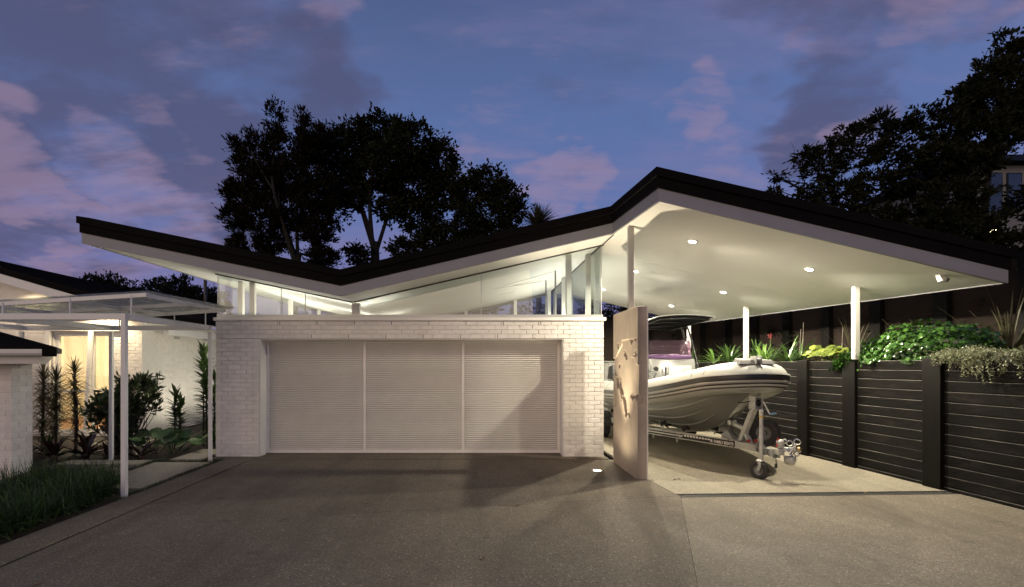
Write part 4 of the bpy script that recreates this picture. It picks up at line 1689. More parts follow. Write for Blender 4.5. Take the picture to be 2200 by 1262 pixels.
rail_text('FAMILY BOATS', 1534, 1576, -.026, .068, 'decal_white', 0, .0018)
rail_text('B', 1526.5, 1531, -.026, .068, 'decal_white', 0, .0018)
rail_text('Swiger', 1453, 1468, -.020, .066, 'decal_white', .3, .0012)
# maker's lettering on the drawbar
a = Bt((.16, -.0545, RZ - .045))
b = Bt((-.16, -.0545, RZ - .045))
me = text_mesh('zenbul', .072, (1, 0, 0), (0, 0, 1), (0, 0, 0), shear=.25, offset=.0012)
L_ = max(v.co.x for v in me.vertices)
for v in me.vertices:
    v.co = a + (b - a) * (v.co.x / L_) + Vector((0, 0, v.co.z))
link('lettering', me, M['decal_black'], dbar)


# wheels
def wheel(parent, c, axis, r, w, name='wheel', rim='rim_grey', grooves=3):
    ax = Vector(axis).normalized()
    mb = MB()
    h = w / 2
    prof = [(r * .54, -h * .80), (r * .80, -h), (r * .94, -h * .92), (r, -h * .70)]
    for g in range(grooves):
        c0 = -h * .62 + (2 * h * .62) * (g + .5) / grooves
        prof += [(r, c0 - h * .07), (r * .965, c0 - h * .05), (r * .965, c0 + h * .05), (r, c0 + h * .07)]
    prof += [(r, h * .70), (r * .94, h * .92), (r * .80, h), (r * .54, h * .80)]
    mb.lathe(prof, c, ax, 32, cap=False)
    ty = mb.build(name, M['rubber'], parent, auto=38)
    mb = MB()
    mb.lathe([(r * .55, -h * .84), (r * .55, -h * .66), (r * .46, -h * .40), (r * .20, -h * .30), (r * .20, h * .30), (r * .46, h * .40), (r * .55, h * .66), (r * .55, h * .84)], c, ax, 28, cap=False)
    mb.lathe([(r * .002, -h * .62), (r * .14, -h * .62), (r * .16, -h * .3), (r * .16, h * .3), (r * .14, h * .62), (r * .002, h * .62)], c, ax, 14)
    for k in range(5):
        u_ = ax.cross(Vector((0, 0, 1))).normalized()
        v_ = ax.cross(u_)
        d_ = u_ * math.cos(k * 1.2566) + v_ * math.sin(k * 1.2566)
        for sgn in (-1, 1):
            mb.lathe([(.001, 0), (r * .035, 0), (r * .035, r * .06), (.001, r * .06)], Vector(c) + d_ * r * .32 + ax * sgn * h * .36, ax * sgn, 6)
    mb.build('rim', M[rim], ty, auto=35)
    return ty


for s in (-1, 1):
    c = Bt((4.25, s * 1.10, .295))
    wheel(tr, c, EV, .295, .18)
    mb = MB()
    arc = [R(a) for a in range(10, 176, 11)]
    ro, ri = .36, .345
    for p in range(len(arc) - 1):
        quad = []
        for (r_, a) in ((ri, arc[p]), (ro, arc[p]), (ro, arc[p + 1]), (ri, arc[p + 1])):
            quad.append(c + EU * (r_ * math.cos(a)) + Vector((0, 0, r_ * math.sin(a))) - EV * .12)
        mb.hexa(quad, [q2 + EV * .24 for q2 in quad])
    mb.build('mudguard', M['black_plastic'], tr)
    MB(xb).bar((4.25, s * .9, .30), (4.25, s * 1.02, .30), .05, .05).build('stub_axle', M['galvanised'], tr)
MB(xb).bar((4.25, -.92, .33), (4.25, .92, .33), .06, .06).build('axle', M['galvanised'], tr)
# rollers and keel supports
for (u, v, z) in ((1.75, -.30, .56), (1.75, .30, .56), (2.3, -.5, .60), (2.3, .5, .60), (2.5, -.30, .55), (2.5, .30, .55), (3.6, -.5, .60), (3.6, .5, .60), (5.2, -.5, .60), (5.2, .5, .60)):
    mb = MB(xb)
    mb.lathe([(.012, -.06), (.05, -.055), (.035, 0), (.05, .055), (.012, .06)], (u, v, z - .03), (0, 1, .3 if v < 0 else -.3), 14)
    rl = mb.build('roller', M['rubber'], tr, smooth=True)
    MB(xb).bar((u, v, z - .03), (u, v, RZ - .05), .014, .03).build('bracket', M['galvanised'], rl)
for u in (2.05, 1.5):
    MB(xb).bar((u, -.82 if u > 2 else -.6, RZ - .06), (u, -.82 if u > 2 else -.6, RZ - .16), .03, .03).build('side_marker', M['galvanised'], tr)
# keel bunk and winch post
mb = MB(xb)
mb.hexa([(.9, -.05, .47), (.9, .05, .47), (.55, .05, .47), (.55, -.05, .47)], [(.95, -.05, .53), (.95, .05, .53), (.80, .03, .62), (.80, -.03, .62)])
mb.build('keel_block', M['gelcoat'], tr)
mb = MB(xb)
mb.bar((.42, -.02, .46), (.03, -.02, 1.12), .075, .085)
wp = mb.build('winch_post', M['galvanised'], tr, bevel=.005)
mb = MB(xb)
mb.bar((.28, -.02, .70), (.62, -.02, .76), .05, .06)
mb.bar((.30, -.02, .66), (.14, -.02, .46), .05, .05)
mb.lathe([(.01, -.06), (.05, -.055), (.03, 0), (.05, .055), (.01, .06)], (.66, -.02, .77), (0, 1, 0), 12)
mb.build('bow_arm', M['galvanised'], wp)
mb = MB(xb)
mb.box(-.06, .10, -.085, -.073, 1.06, 1.27)
mb.box(-.06, .10, .037, .049, 1.06, 1.27)
mb.box(-.06, .10, -.073, .037, 1.255, 1.27)
mb.box(.085, .10, -.073, .037, 1.06, 1.255)
mb.box(-.06, .10, -.073, .037, 1.06, 1.072)
wh = mb.build('winch', M['galvanised'], wp)
MB(xb).lathe([(.01, -.05), (.055, -.05), (.055, -.042), (.03, -.04), (.03, .04), (.055, .042), (.055, .05), (.01, .05)], (.02, -.018, 1.165), (0, 1, 0), 14).build('drum', M['black_plastic'], wp)
mb = MB(xb)
mb.lathe([(.001, 0), (.025, 0), (.025, .03), (.001, .03)], (.0, .05, 1.19), (0, 1, 0), 12)
mb.bar((.0, .085, 1.20), (-.05, .17, .99), .014, .022)
mb.build('crank', M['steel'], wp)
MB(xb).tube([(-.05, .165, .99), (-.06, .27, 1.0)], .014, 10).build('crank_grip', M['blue_plastic'], wp)
mb = MB(xb)
mb.tube([(.05, -.09, 1.19), (.12, -.20, 1.16), (.14, -.25, 1.17)], .008, 6)
mb.tube([(.10, -.09, 1.10), (.20, -.14, 1.02), (.34, -.12, .93), (.45, -.05, .84)], .004, 5)
mb.tube([(.02, -.086, 1.08), (.10, -.12, .98), (.26, -.10, .80)], .003, 5)
mb.build('winch_strap', M['black_metal'], wp)
for v in (-.07, .05):
    MB(xb).lathe([(.001, 0), (.027, 0), (.027, .012), (.001, .014)], (.13, v, .53), (-1, -.2, 0), 16).build('reflector', M['red_plastic'], tr)
# spare wheel
sp = wheel(tr, Bt((.16, .24, .655)), -EV * .86 - EU * .50, .225, .155, 'spare_wheel', 'rim_grey', 4)
MB(xb).bar((.16, .10, RZ), (.18, .20, .655), .03, .05).build('spare_bracket', M['galvanised'], tr)
# jockey wheel
jk = Vector((-.27, -.125, 0))
mb = MB(xb)
mb.tube([(jk.x, jk.y, .27), (jk.x, jk.y, 1.02)], .028, 14)
mb.tube([(jk.x, jk.y, 1.0), (jk.x, jk.y, 1.075)], .031, 14)
mb.tube([(jk.x, jk.y, 1.06), (jk.x - .05, jk.y - .01, 1.065)], .010, 8)
jo = mb.build('jockey_stand', M['galvanised'], tr, auto=40)
MB(xb).tube([(jk.x, jk.y, .955), (jk.x, jk.y, .985)], .0300, 14).build('tape', M['yellow_tape'], jo)
MB(xb).box(jk.x - .045, jk.x + .045, -.095, -.053, RZ - .08, RZ + .02).build('clamp', M['steel'], jo)
ja = Vector((-.9, .42, 0)).normalized()
jc = Bt((jk.x - .01, jk.y - .035, .137))
wv = EV * -.90 + EU * -.42
wheel(jo, jc, wv, .137, .075, 'jockey_wheel', 'rim_grey', 1)
mb = MB()
wv = wv.normalized()
for s in (-1, 1):
    o_ = wv * (s * .052)
    fr_ = wv.cross(Vector((0, 0, 1))).normalized()
    pts = [jc + o_, jc + o_ + fr_ * -.035 + Vector((0, 0, .09)), jc + o_ * .8 + Vector((0, 0, .155))]
    for p, q2 in zip(pts[:-1], pts[1:]):
        mb.bar(p, q2, .006, .045, wv.cross(q2 - p))
mb.lathe([(.001, 0), (.055, 0), (.055, .012), (.03, .03), (.03, .05)], jc + Vector((0, 0, .14)), (0, 0, 1), 14)
mb.build('fork', M['galvanised'], jo)
# coupling with safety shackles
mb = MB(xb)
cz = .50
mb.box(-.56, -.43, -.045, .045, RZ - .04, RZ + .045)
mb.lathe([(.001, 0), (.045, 0), (.055, .03), (.055, .10), (.03, .13), (.001, .13)], (-.50, .02, cz + .02), (0, 0, 1), 16)
mb.lathe([(.001, 0), (.035, 0), (.035, .16), (.02, .18), (.001, .18)], (-.50, .05, cz), (-.5, .8, 0), 14)
mb.lathe([(.001, 0), (.026, 0), (.03, .04), (.001, .05)], (-.56, .25, cz - .02), (-.3, 1, .1), 12)
cp = mb.build('coupling', M['galvanised'], tr, bevel=.003, auto=40)


def ring(mb, c, n_, r_, t_):
    n_ = Vector(n_).normalized()
    a_ = n_.orthogonal().normalized()
    b_ = n_.cross(a_)
    mb.tube([Vector(c) + (a_ * math.cos(k * math.pi / 8) + b_ * math.sin(k * math.pi / 8)) * r_ for k in range(16)], t_, 7, closed=True)


mb = MB(xb)
for c, n_, r_ in (((-.57, .12, cz + .10), (.9, .3, .2), .042), ((-.60, .17, cz + .05), (.7, -.5, .2), .040), ((-.60, .08, cz - .02), (.9, .2, -.3), .038), ((-.58, .23, cz + .12), (.8, .5, .1), .042), ((-.56, .05, cz + .13), (.2, .9, .1), .03), ((-.60, .20, cz - .06), (.4, .8, .3), .034), ((-.58, .12, cz - .10), (.8, -.2, .5), .034)):
    ring(mb, c, n_, r_, .0105)
mb.build('shackles', M['chrome'], cp)
MB(xb).lathe([(.001, 0), (.03, 0), (.038, .02), (.03, .045), (.001, .05)], (-.60, .22, cz + .015), (-.8, .4, .2), 14).build('brass_knob', M['brass'], cp)
mb = MB(xb)
mb.lathe([(.055, .02), (.075, .05), (.085, .10), (.08, .14), (.065, .14), (.06, .06), (.04, .03)], (-.56, .13, cz - .24), (0, 0, 1), 16)
mb.build('coupling_cup', M['galvanised'], cp, smooth=True)
MB(xb).lathe([(.001, .0), (.06, 0), (.06, .07), (.001, .07)], (-.56, .13, cz - .17), (0, 0, 1), 14).build('coupling_socket', M['black_plastic'], cp)
MB(xb).bar((-.50, -.03, cz + .03), (-.50, -.005, cz + .17), .022, .03).build('brake_handle', M['red_plastic'], cp)
mb = MB(xb)
mb.tube([(-.45, -.03, RZ + .02), (-.49, -.04, RZ - .02), (-.495, -.045, RZ - .10), (-.495, -.045, RZ - .17)], .006, 6)
mb.lathe([(.01, 0), (.02, .02), (.02, .07), (.01, .08)], (-.495, -.045, RZ - .25), (0, 0, 1), 10)
mb.build('light_plug', M['black_plastic'], tr)
# ------------------------------------------------------------------ pergola
pg = thing('pergola', (-5.8, 7.8, 0), 'white steel pergola with clear corrugated roof beside the garage', 'pergola')
for (x, y, w) in ((-4.70, 6.60, .062), (-4.88, 9.10, .055), (-6.65, 9.00, .058), (-8.3, 6.6, .062), (-8.3, 9.0, .055)):
    MB().box(x - w / 2, x + w / 2, y - w / 2, y + w / 2, -0.02, 2.40).build('post', M['white_paint'], pg, bevel=.005)
for a, b in (((-8.4, 6.60, 2.435), (-4.669, 6.60, 2.435)), ((-8.4, 9.05, 2.47), (-4.83, 9.05, 2.47)), ((-4.70, 6.633, 2.437), (-4.88, 9.017, 2.472)), ((-6.66, 6.652, 2.436), (-6.66, 8.998, 2.47)), ((-8.3, 6.652, 2.436), (-8.3, 8.998, 2.47))):
    MB().bar(a, b, .062, .085).build('beam', M['white_paint'], pg, bevel=.004)


def pz_(x, y):
    return 2.745 + .062 * (x + 4.5) + .022 * (y - 6.75)


for a, b in (((-8.4, 6.72), (-4.47, 6.72)), ((-8.4, 9.02), (-4.56, 9.02)), ((-4.50, 6.752), (-4.59, 8.988)), ((-8.4, 7.87), (-4.56, 7.87))):
    MB().bar((*a, pz_(*a)), (*b, pz_(*b)), .05, .055).build('roof_rail', M['white_paint'], pg)
for x in (-5.65, -6.8, -7.95):
    MB().bar((x, 6.752, pz_(x, 6.75)), (x, 8.988, pz_(x, 9)), .045, .045).build('rafter', M['white_paint'], pg)
for x, y in ((-4.62, 6.62), (-6.36, 6.62), (-4.86, 8.9), (-5.45, 6.62), (-6.5, 9.0), (-5.5, 9.02)):
    MB().tube([(x, y, 2.44), (x, y, pz_(x, y))], .011, 8).build('strut', M['white_paint'], pg)
for x0, x1 in ((-5.66, -4.42), (-6.81, -5.67), (-7.96, -6.82)):
    n = 300
    vs, fs = [], []
    for i in range(n + 1):
        y = 6.66 + 2.46 * i / n
        for x in (x0, x1):
            for th in (0, .003):
                vs.append((x, y, pz_(x, y) + .042 + .010 * math.sin(2 * math.pi * (y - 6.66) / .076) + th))
    for i in range(n):
        a, b = i * 4, i * 4 + 4
        fs += [(a, a + 2, b + 2, b), (a + 1, b + 1, b + 3, a + 3), (a, b, b + 1, a + 1), (a + 2, a + 3, b + 3, b + 2)]
    mb = MB()
    mb.add(vs, fs)
    mb.build('roof_sheet', M['roof_acrylic'], pg, smooth=True)

# ------------------------------------------------------------------ house behind the garden
house = thing('brick_house', (-10, 12.5, 0), 'white brick house with lit window and dark gable roof behind the pergola', 'house')
HX, HY = -8.45, 12.5
WX0, WX1, WZ1 = -10.72, -9.17, 2.62
mb = MB()
mb.box(-15, WX0, HY + .006, HY + .22, -.1, 2.9)
mb.box(WX1, HX - .006, HY + .006, HY + .22, -.1, 2.9)
mb.box(WX0, WX1, HY + .006, HY + .22, WZ1, 2.9)
mb.box(WX0, WX1, HY + .006, HY + .22, -.1, .06)
mb.box(HX - .22, HX - .006, HY + .222, 19.5, -.1, 2.95)
hw = mb.build('wall', M['white_brick'], house)
brick_face(hw, (HX, HY, 0), R(90), lambda z: [(0, 4.4)], 0.0, 2.84, .086, .241, 300)
fwl = MB().box(WX1 + .02, HX - .02, HY + .02, HY + .10, 0, 2.8).build('front_wall', M['white_brick'], house)
brick_face(fwl, (-15.0, HY, 0), 0.0, lambda z: ([(2.9, WX0 + 15), (WX1 + 15, 15 + HX)] if z < WZ1 else [(2.9, 15 + HX)]), 0.0, 2.84, .086, .241, 290)
mb = MB()
gab = [(HX, 2.9), (-14, 2.9), (-14, 4.45), (HX, 2.93)]
mb.prism([(x, HY + .03, z) for x, z in gab], (0, .15, 0))
mb.build('gable', M['white_paint'], house)
for y, z in ((13.97, 2.56), (15.45, 2.58)):
    MB().box(HX - .002, HX + .012, y - .13, y + .13, z - .035, z + .035).build('wall_vent', M['sill_metal'], house)
hz = lambda x: 2.98 + .288 * (-8.0 - x)
mb = MB()
slab(mb, [(-14, 11.9, hz(-14)), (-7.95, 11.9, hz(-7.95)), (-7.95, 19.6, hz(-7.95)), (-14, 19.6, hz(-14))], .02, .16)
slab(mb, [(-14.002, 11.9, hz(-14)), (-14.002, 19.6, hz(-14)), (-20, 19.6, hz(-14) - 1.7), (-20, 11.9, hz(-14) - 1.7)], .02, .16)
hr = mb.build('roof', M['black_roof'], house)
mb = MB()
mb.hexa([(-14, 11.905, hz(-14) - .19), (-7.97, 11.905, hz(-7.97) - .19), (-7.97, 11.94, hz(-7.97) - .19), (-14, 11.94, hz(-14) - .19)],
        [(-14, 11.905, hz(-14) + .018), (-7.97, 11.905, hz(-7.97) + .018), (-7.97, 11.94, hz(-7.97) + .018), (-14, 11.94, hz(-14) + .018)])
mb.build('barge_board', M['white_paint'], hr)
mb = MB()
slab(mb, [(-14, 11.945, hz(-14)), (-8.0, 11.945, hz(-8.0)), (-8.0, 19.5, hz(-8.0)), (-14, 19.5, hz(-14))], -.03, .0)
mb.build('soffit', M['soffit_paint'], hr)
MB().box(-8.16, -8.02, 12.9, 16.8, 2.59, 2.76).build('eave_board', M['white_paint'], house)
mb = MB()
for k in range(52):       # roof shingle courses on the near slope
    x = -8.0 - .115 * k
    mb.hexa([(x, 11.9, hz(x) + .161), (x - .11, 11.9, hz(x - .11) + .161), (x - .11, 19.6, hz(x - .11) + .161), (x, 19.6, hz(x) + .161)],
            [(x, 11.9, hz(x) + .178), (x - .11, 11.9, hz(x - .11) + .168), (x - .11, 19.6, hz(x - .11) + .168), (x, 19.6, hz(x) + .178)])
mb.build('shingle_courses', M['fence_timber'], hr)
cx_, cy_ = W(441, 600, 19).x, 19.0
MB().lathe([(.06, 0), (.06, 2.0), (.001, 2.0)], (cx_, cy_, 3.3), (0, 0, 1), 12).build('flue', M['black_metal'], hr)
MB().lathe([(.001, 0), (.16, .0), (.16, .04), (.05, .12), (.001, .12)], (cx_ - .04, cy_, 5.22), (0, 0, 1), 14).build('flue_cowl', M['black_metal'], hr)
# window frames and panes
win = MB()
fy = HY + .05
win.box(WX0 + .002, WX0 + .10, fy, fy + .07, .062, WZ1 - .002)
win.box(WX1 - .09, WX1 - .002, fy, fy + .07, .062, WZ1 - .002)
win.box(WX0 + .102, WX1 - .092, fy, fy + .07, WZ1 - .09, WZ1 - .002)
win.box(WX0 + .102, WX1 - .092, fy, fy + .07, .062, .13)
win.box(-9.80, -9.72, fy, fy + .07, .132, WZ1 - .092)
win.box(WX0 + .102, -9.802, fy + .002, fy + .066, 1.08, 1.15)
win.box(-9.718, WX1 - .092, fy + .002, fy + .066, 1.08, 1.15)
wo = win.build('window', M['white_paint'], house)
# head beam and jamb posts of the glazed bay
MB().box(WX0 - .25, WX1 + .2, HY - .10, HY - .004, WZ1 + .03, WZ1 + .12).build('lintel_board', M['white_paint'], house)
MB().bar((-9.80, HY - .12, .02), (-9.66, HY - .12, 2.72), .09, .06).build('leaning_post', M['white_paint'], house)
MB().bar((WX0 - .1, HY - .08, .02), (WX0 - .06, HY - .08, 2.72), .12, .06).build('jamb_post', M['white_paint'], house)
for x0, x1, z0, z1 in ((WX0 + .10, -9.80, 1.15, WZ1 - .09), (-9.72, WX1 - .09, 1.15, WZ1 - .09), (WX0 + .10, -9.80, .13, 1.08), (-9.72, WX1 - .09, .13, 1.08)):
    MB().box(x0, x1, fy + .03, fy + .036, z0, z1).build('pane', M['pane'], wo)
# lit room
mb = MB()
mb.box(-13.2, -8.7, 16.6, 16.7, 0, 2.8)
mb.box(-13.3, -13.2, 12.75, 16.7, 0, 2.8)
mb.box(-8.698, -8.68, 12.75, 16.7, 0, 2.8)
mb.build('room_wall', M['cream_wall'], house)
MB().box(-13.3, -8.69, 12.73, 16.7, -.02, .05).build('room_floor', M['timber'], house)
MB().box(-13.3, -8.69, 12.73, 16.7, 2.80, 2.86).build('room_ceiling', M['interior_white'], house)
mb = MB()
mb.box(-11.9, -11.82, 15.2, 15.28, .05, 2.8)
mb.box(-11.0, -10.92, 16.45, 16.59, .05, 2.3)
mb.box(-10.2, -10.12, 16.45, 16.59, .05, 2.3)
mb.box(-11.0, -10.12, 16.45, 16.59, 2.302, 2.38)
mb.build('door_frame', M['interior_white'], house)
MB().lathe([(.001, 0), (.14, 0), (.16, .03), (.14, .06), (.001, .06)], (-10.6, 14.6, 2.72), (0, 0, 1), 20).build('ceiling_lamp', M['room_lamp'], house)
for (x, y, e2) in ((-10.6, 14.6, 220), (-12.2, 14.0, 80)):
    ld = bpy.data.lights.new('room_light', 'POINT')
    ld.energy = e2
    ld.color = (1.0, 0.85, 0.62)
    ld.shadow_soft_size = .12
    lo = bpy.data.objects.new('room_light', ld)
    lo.location = (x, y, 2.5)
    COL.objects.link(lo)
    lo.parent = house
    lo.matrix_parent_inverse = Matrix.Translation(-house.location)
tb = thing('side_table', (-9.75, 13.2, .05), 'low orange brown table seen through the lower lit window', 'table')
MB().box(-10.1, -9.4, 13.0, 13.45, .72, .76).build('table_top', M['timber'], tb)
for x in (-10.05, -9.45):
    for y in (13.05, 13.40):
        MB().box(x - .025, x + .025, y - .025, y + .025, .052, .718).build('leg', simple('orange_leg', (.55, .16, .04), .5) if 'orange_leg' not in MATS else M['orange_leg'], tb)

# low brick wing at the left edge
wg = thing('low_brick_wing', (-8, 7.2, 0), 'low white brick wing with hipped black roof and gutter at the left edge', 'wing')
mb = MB()
mb.box(-10, -6.79 - .006, 7.2 + .006, 7.55, -.1, 1.80)
ww = mb.build('wall', M['white_brick'], wg)
brick_face(ww, (-10, 7.2, 0), 0.0, lambda z: [(1.9, 3.21)], -.05, 1.80, .086, .241, 300)
brick_face(ww, (-6.79, 7.2, 0), R(90), lambda z: [(0, .35)], -.05, 1.80, .086, .241, 120, .12)
mb = MB()
mb.add([(-10, 6.80, 2.035), (-5.80, 6.80, 2.035), (-6.55, 7.8, 2.035), (-10, 7.8, 2.035), (-7.15, 7.28, 2.31), (-10, 7.28, 2.31),
        (-10, 6.80, 1.96), (-5.80, 6.80, 1.96), (-6.55, 7.8, 1.96), (-10, 7.8, 1.96)],
       [(0, 1, 4, 5), (1, 2, 4), (2, 3, 5, 4), (0, 5, 3), (6, 7, 1, 0), (7, 8, 2, 1), (8, 9, 3, 2), (9, 6, 0, 3), (6, 9, 8, 7)])
wr = mb.build('roof', M['black_roof'], wg)
mb = MB()
pr = [(6.795, 2.000), (6.70, 2.000), (6.70, 1.985), (6.705, 1.945), (6.73, 1.915), (6.795, 1.905)]
mb.prism([(-10, y, z) for y, z in pr], (4.10, 0, 0))
mb.build('gutter', M['white_paint'], wr)
MB().box(-5.895, -5.78, 6.69, 6.80, 1.90, 2.03).build('gutter_end', M['black_roof'], wr)
mb = MB()
mb.hexa([(-10, 6.86, 1.805), (-6.10, 6.86, 1.805), (-6.62, 7.62, 1.805), (-10, 7.62, 1.805)], [(-10, 6.83, 1.955), (-5.95, 6.83, 1.955), (-6.58, 7.7, 1.955), (-10, 7.7, 1.955)])
mb.build('soffit', M['white_paint'], wr)

# garden spotlights washing the house wall from below
for (x, y, rx, ry, e2, lab) in ((-7.2, 13.6, 0, -34, 55, 'small black garden spotlight at the foot of the house wall behind the round leaves'),
                                (-7.1, 15.4, 0, -34, 50, 'small black garden spotlight at the far end of the house wall')):
    gs = thing('garden_spotlight', (x, y, 0), lab, 'spotlight', 'garden spotlights along the house wall')
    MB().tube([(x, y, -.05), (x, y, .12)], .008, 6).build('spike', M['black_metal'], gs)
    ax = Vector((-.4, 0, 1)).normalized()
    MB().lathe([(.02, -.06), (.035, -.04), (.038, .05), (.032, .05), (.03, .03)], (x, y, .17), ax, 14, cap=False).build('head', M['black_metal'], gs, smooth=True)
    MB().lathe([(.001, .028), (.031, .028), (.031, .031), (.001, .031)], (x, y, .17), ax, 14).build('lens', M['uplight_lens'], gs)
    ld = bpy.data.lights.new('garden_lamp', 'SPOT')
    ld.energy = e2
    ld.color = (1.0, .93, .72)
    ld.spot_size = R(130)
    ld.spot_blend = .8
    ld.shadow_soft_size = .03
    lo = bpy.data.objects.new('garden_lamp', ld)
    lo.location = Vector((x, y, .17)) + ax * .06
    lo.rotation_euler = (R(180), R(ry), 0)
    COL.objects.link(lo)
    lo.parent = gs
    lo.matrix_parent_inverse = Matrix.Translation(-gs.location)

# wall lamps: on the garage flank and on the house front (both out of sight behind nearer things)
def wall_lamp(x, y, z, nx, ny, e2, col, lab):
    t = thing('wall_lamp', (x, y, z), lab, 'lamp')
    MB().box(x - .05, x + .05, y - .05, y + .05, z - .09, z + .09).build('housing', M['black_metal'], t, bevel=.01)
    MB().lathe([(.001, 0), (.04, 0), (.04, .01), (.001, .012)], (x + nx * .051, y + ny * .051, z), (nx, ny, 0), 14).build('lens', M['room_lamp'], t)
    ld = bpy.data.lights.new('wall_lamp_light', 'POINT')
    ld.energy = e2
    ld.color = col
    ld.shadow_soft_size = .05
    lo = bpy.data.objects.new('wall_lamp_light', ld)
    lo.location = (x + nx * .16, y + ny * .16, z)
    COL.objects.link(lo)
    lo.parent = t
    lo.matrix_parent_inverse = Matrix.Translation(-t.location)


wall_lamp(-5.03, 11.6, 2.15, -1, 0, 75, (1.0, .93, .74), 'black wall lamp on the garage flank lighting the garden path')
for x in (-9.35, -11.2):
    z = hz(x) - .03
    c = Vector((x, 12.0, z))
    fx = MB().lathe([(.04, -.004), (.06, .0), (.06, .008), (.042, .010)], c, (0, 0, -1), 18, cap=False).build('eave_light', M['white_paint'], house, smooth=True)
    MB().lathe([(.041, .002), (.03, .012), (.004, .016)], c, (0, 0, -1), 16).build('lens', M['room_lamp'], fx, smooth=True)
    ld = bpy.data.lights.new('eave_lamp', 'SPOT')
    ld.energy = 180 if x > -10 else 70
    ld.color = (1.0, .80, .50)
    ld.spot_size = R(140)
    ld.spot_blend = .5
    ld.shadow_soft_size = .04
    lo = bpy.data.objects.new('eave_lamp', ld)
    lo.location = c + Vector((0, 0, -.06))
    COL.objects.link(lo)
    lo.parent = fx
# ------------------------------------------------------------------ vegetation helpers
def unit(n, rng):
    v = rng.normal(size=(n, 3))
    return v / np.linalg.norm(v, axis=1, keepdims=True)


def leaf_quads(C, D, N, L, Wd, fold=0.0):
    """rhombic leaves: centre C, long axis D, normal N"""
    S_ = np.cross(D, N)
    S_ /= np.linalg.norm(S_, axis=1, keepdims=True) + 1e-9
    L = np.broadcast_to(np.asarray(L, dtype=float), (len(C),))[:, None]
    Wd = np.broadcast_to(np.asarray(Wd, dtype=float), (len(C),))[:, None]
    a = C - D * L / 2
    b = C + S_ * Wd / 2 - D * L * .05
    c = C + D * L / 2
    d = C - S_ * Wd / 2 - D * L * .05
    V = np.stack([a, b, c, d], 1).reshape(-1, 3)
    F = np.arange(len(C) * 4).reshape(-1, 4)
    return V, F


def round_leaves(C, D, N, r, seg=7, cup=0.15):
    """broad cupped leaves as fans (quads), centre C, tip direction D, normal N"""
    S_ = np.cross(D, N)
    S_ /= np.linalg.norm(S_, axis=1, keepdims=True) + 1e-9
    n = len(C)
    r = np.broadcast_to(np.asarray(r, dtype=float), (n,))[:, None]
    Vs = [C - N * r * cup]
    ang = np.linspace(0, 2 * np.pi, 2 * seg, endpoint=False)
    for k, a in enumerate(ang):
        rr = r * (1 + .05 * (-1) ** k)
        if k == seg:
            rr = r * .55
        Vs.append(C + D * np.cos(a) * rr * 1.08 + S_ * np.sin(a) * rr * .95)
    V = np.stack(Vs, 1).reshape(-1, 3)
    m = 2 * seg + 1
    F = []
    for k in range(seg):
        F.append([0, 1 + 2 * k, 1 + (2 * k + 1) % (2 * seg), 1 + (2 * k + 2) % (2 * seg)])
    F = (np.arange(n)[:, None, None] * m + np.array(F)[None]).reshape(-1, 4)
    return V, F


def straps(B, D, L, Wd, droop, seg=5, up=(0, 0, 1), taper=0.0, fold=0.12):
    """arching strap leaves: base B, starting direction D"""
    n = len(B)
    L = np.broadcast_to(np.asarray(L, dtype=float), (n,))
    Wd = np.broadcast_to(np.asarray(Wd, dtype=float), (n,))
    droop = np.broadcast_to(np.asarray(droop, dtype=float), (n,))
    D = D / np.linalg.norm(D, axis=1, keepdims=True)
    side = np.cross(D, np.array(up, dtype=float))
    bad = np.linalg.norm(side, axis=1) < .05
    side[bad] = (1, 0, 0)
    side /= np.linalg.norm(side, axis=1, keepdims=True)
    P = B.copy()
    dirn = D.copy()
    rows = []
    for k in range(seg + 1):
        t = k / seg
        w = Wd * np.clip(np.sin(np.pi * (0.18 + .82 * t)) ** .7, 0.03, 1) if taper == 0 else Wd * (1 - t) ** taper + 0.001
        nr_ = np.cross(side, dirn)
        rows.append(np.stack([P - side * w[:, None] / 2 + nr_ * (w * fold)[:, None], P, P + side * w[:, None] / 2 + nr_ * (w * fold)[:, None]], 1))
        dirn = dirn + np.array([0, 0, -1.0]) * (droop * (0.5 + t) / seg)[:, None]
        dirn /= np.linalg.norm(dirn, axis=1, keepdims=True)
        P = P + dirn * (L / seg)[:, None]
    V = np.stack(rows, 1).reshape(-1, 3)
    F = []
    for k in range(seg):
        for j in range(2):
            F.append([k * 3 + j, k * 3 + j + 1, (k + 1) * 3 + j + 1, (k + 1) * 3 + j])
    F = (np.arange(n)[:, None, None] * (3 * (seg + 1)) + np.array(F)[None]).reshape(-1, 4)
    return V, F


def merge(*vf):
    V, F, n = [], [], 0
    for v, f in vf:
        V.append(v)
        F.append(np.asarray(f) + n)
        n += len(v)
    return np.vstack(V), np.vstack(F)


def leaf_obj(name, vf, mat, parent=None, smooth=True):
    return link(name, np_mesh(name, *vf), M[mat], parent, smooth)


def limb_path(a, b, rng, sag=.12, n=5):
    a, b = Vector(a), Vector(b)
    d = (b - a).length
    m_ = a.lerp(b, .45) + Vector((rng.normal() * d * .07, rng.normal() * d * .07, d * sag))
    return catmull([a, m_, b], n)


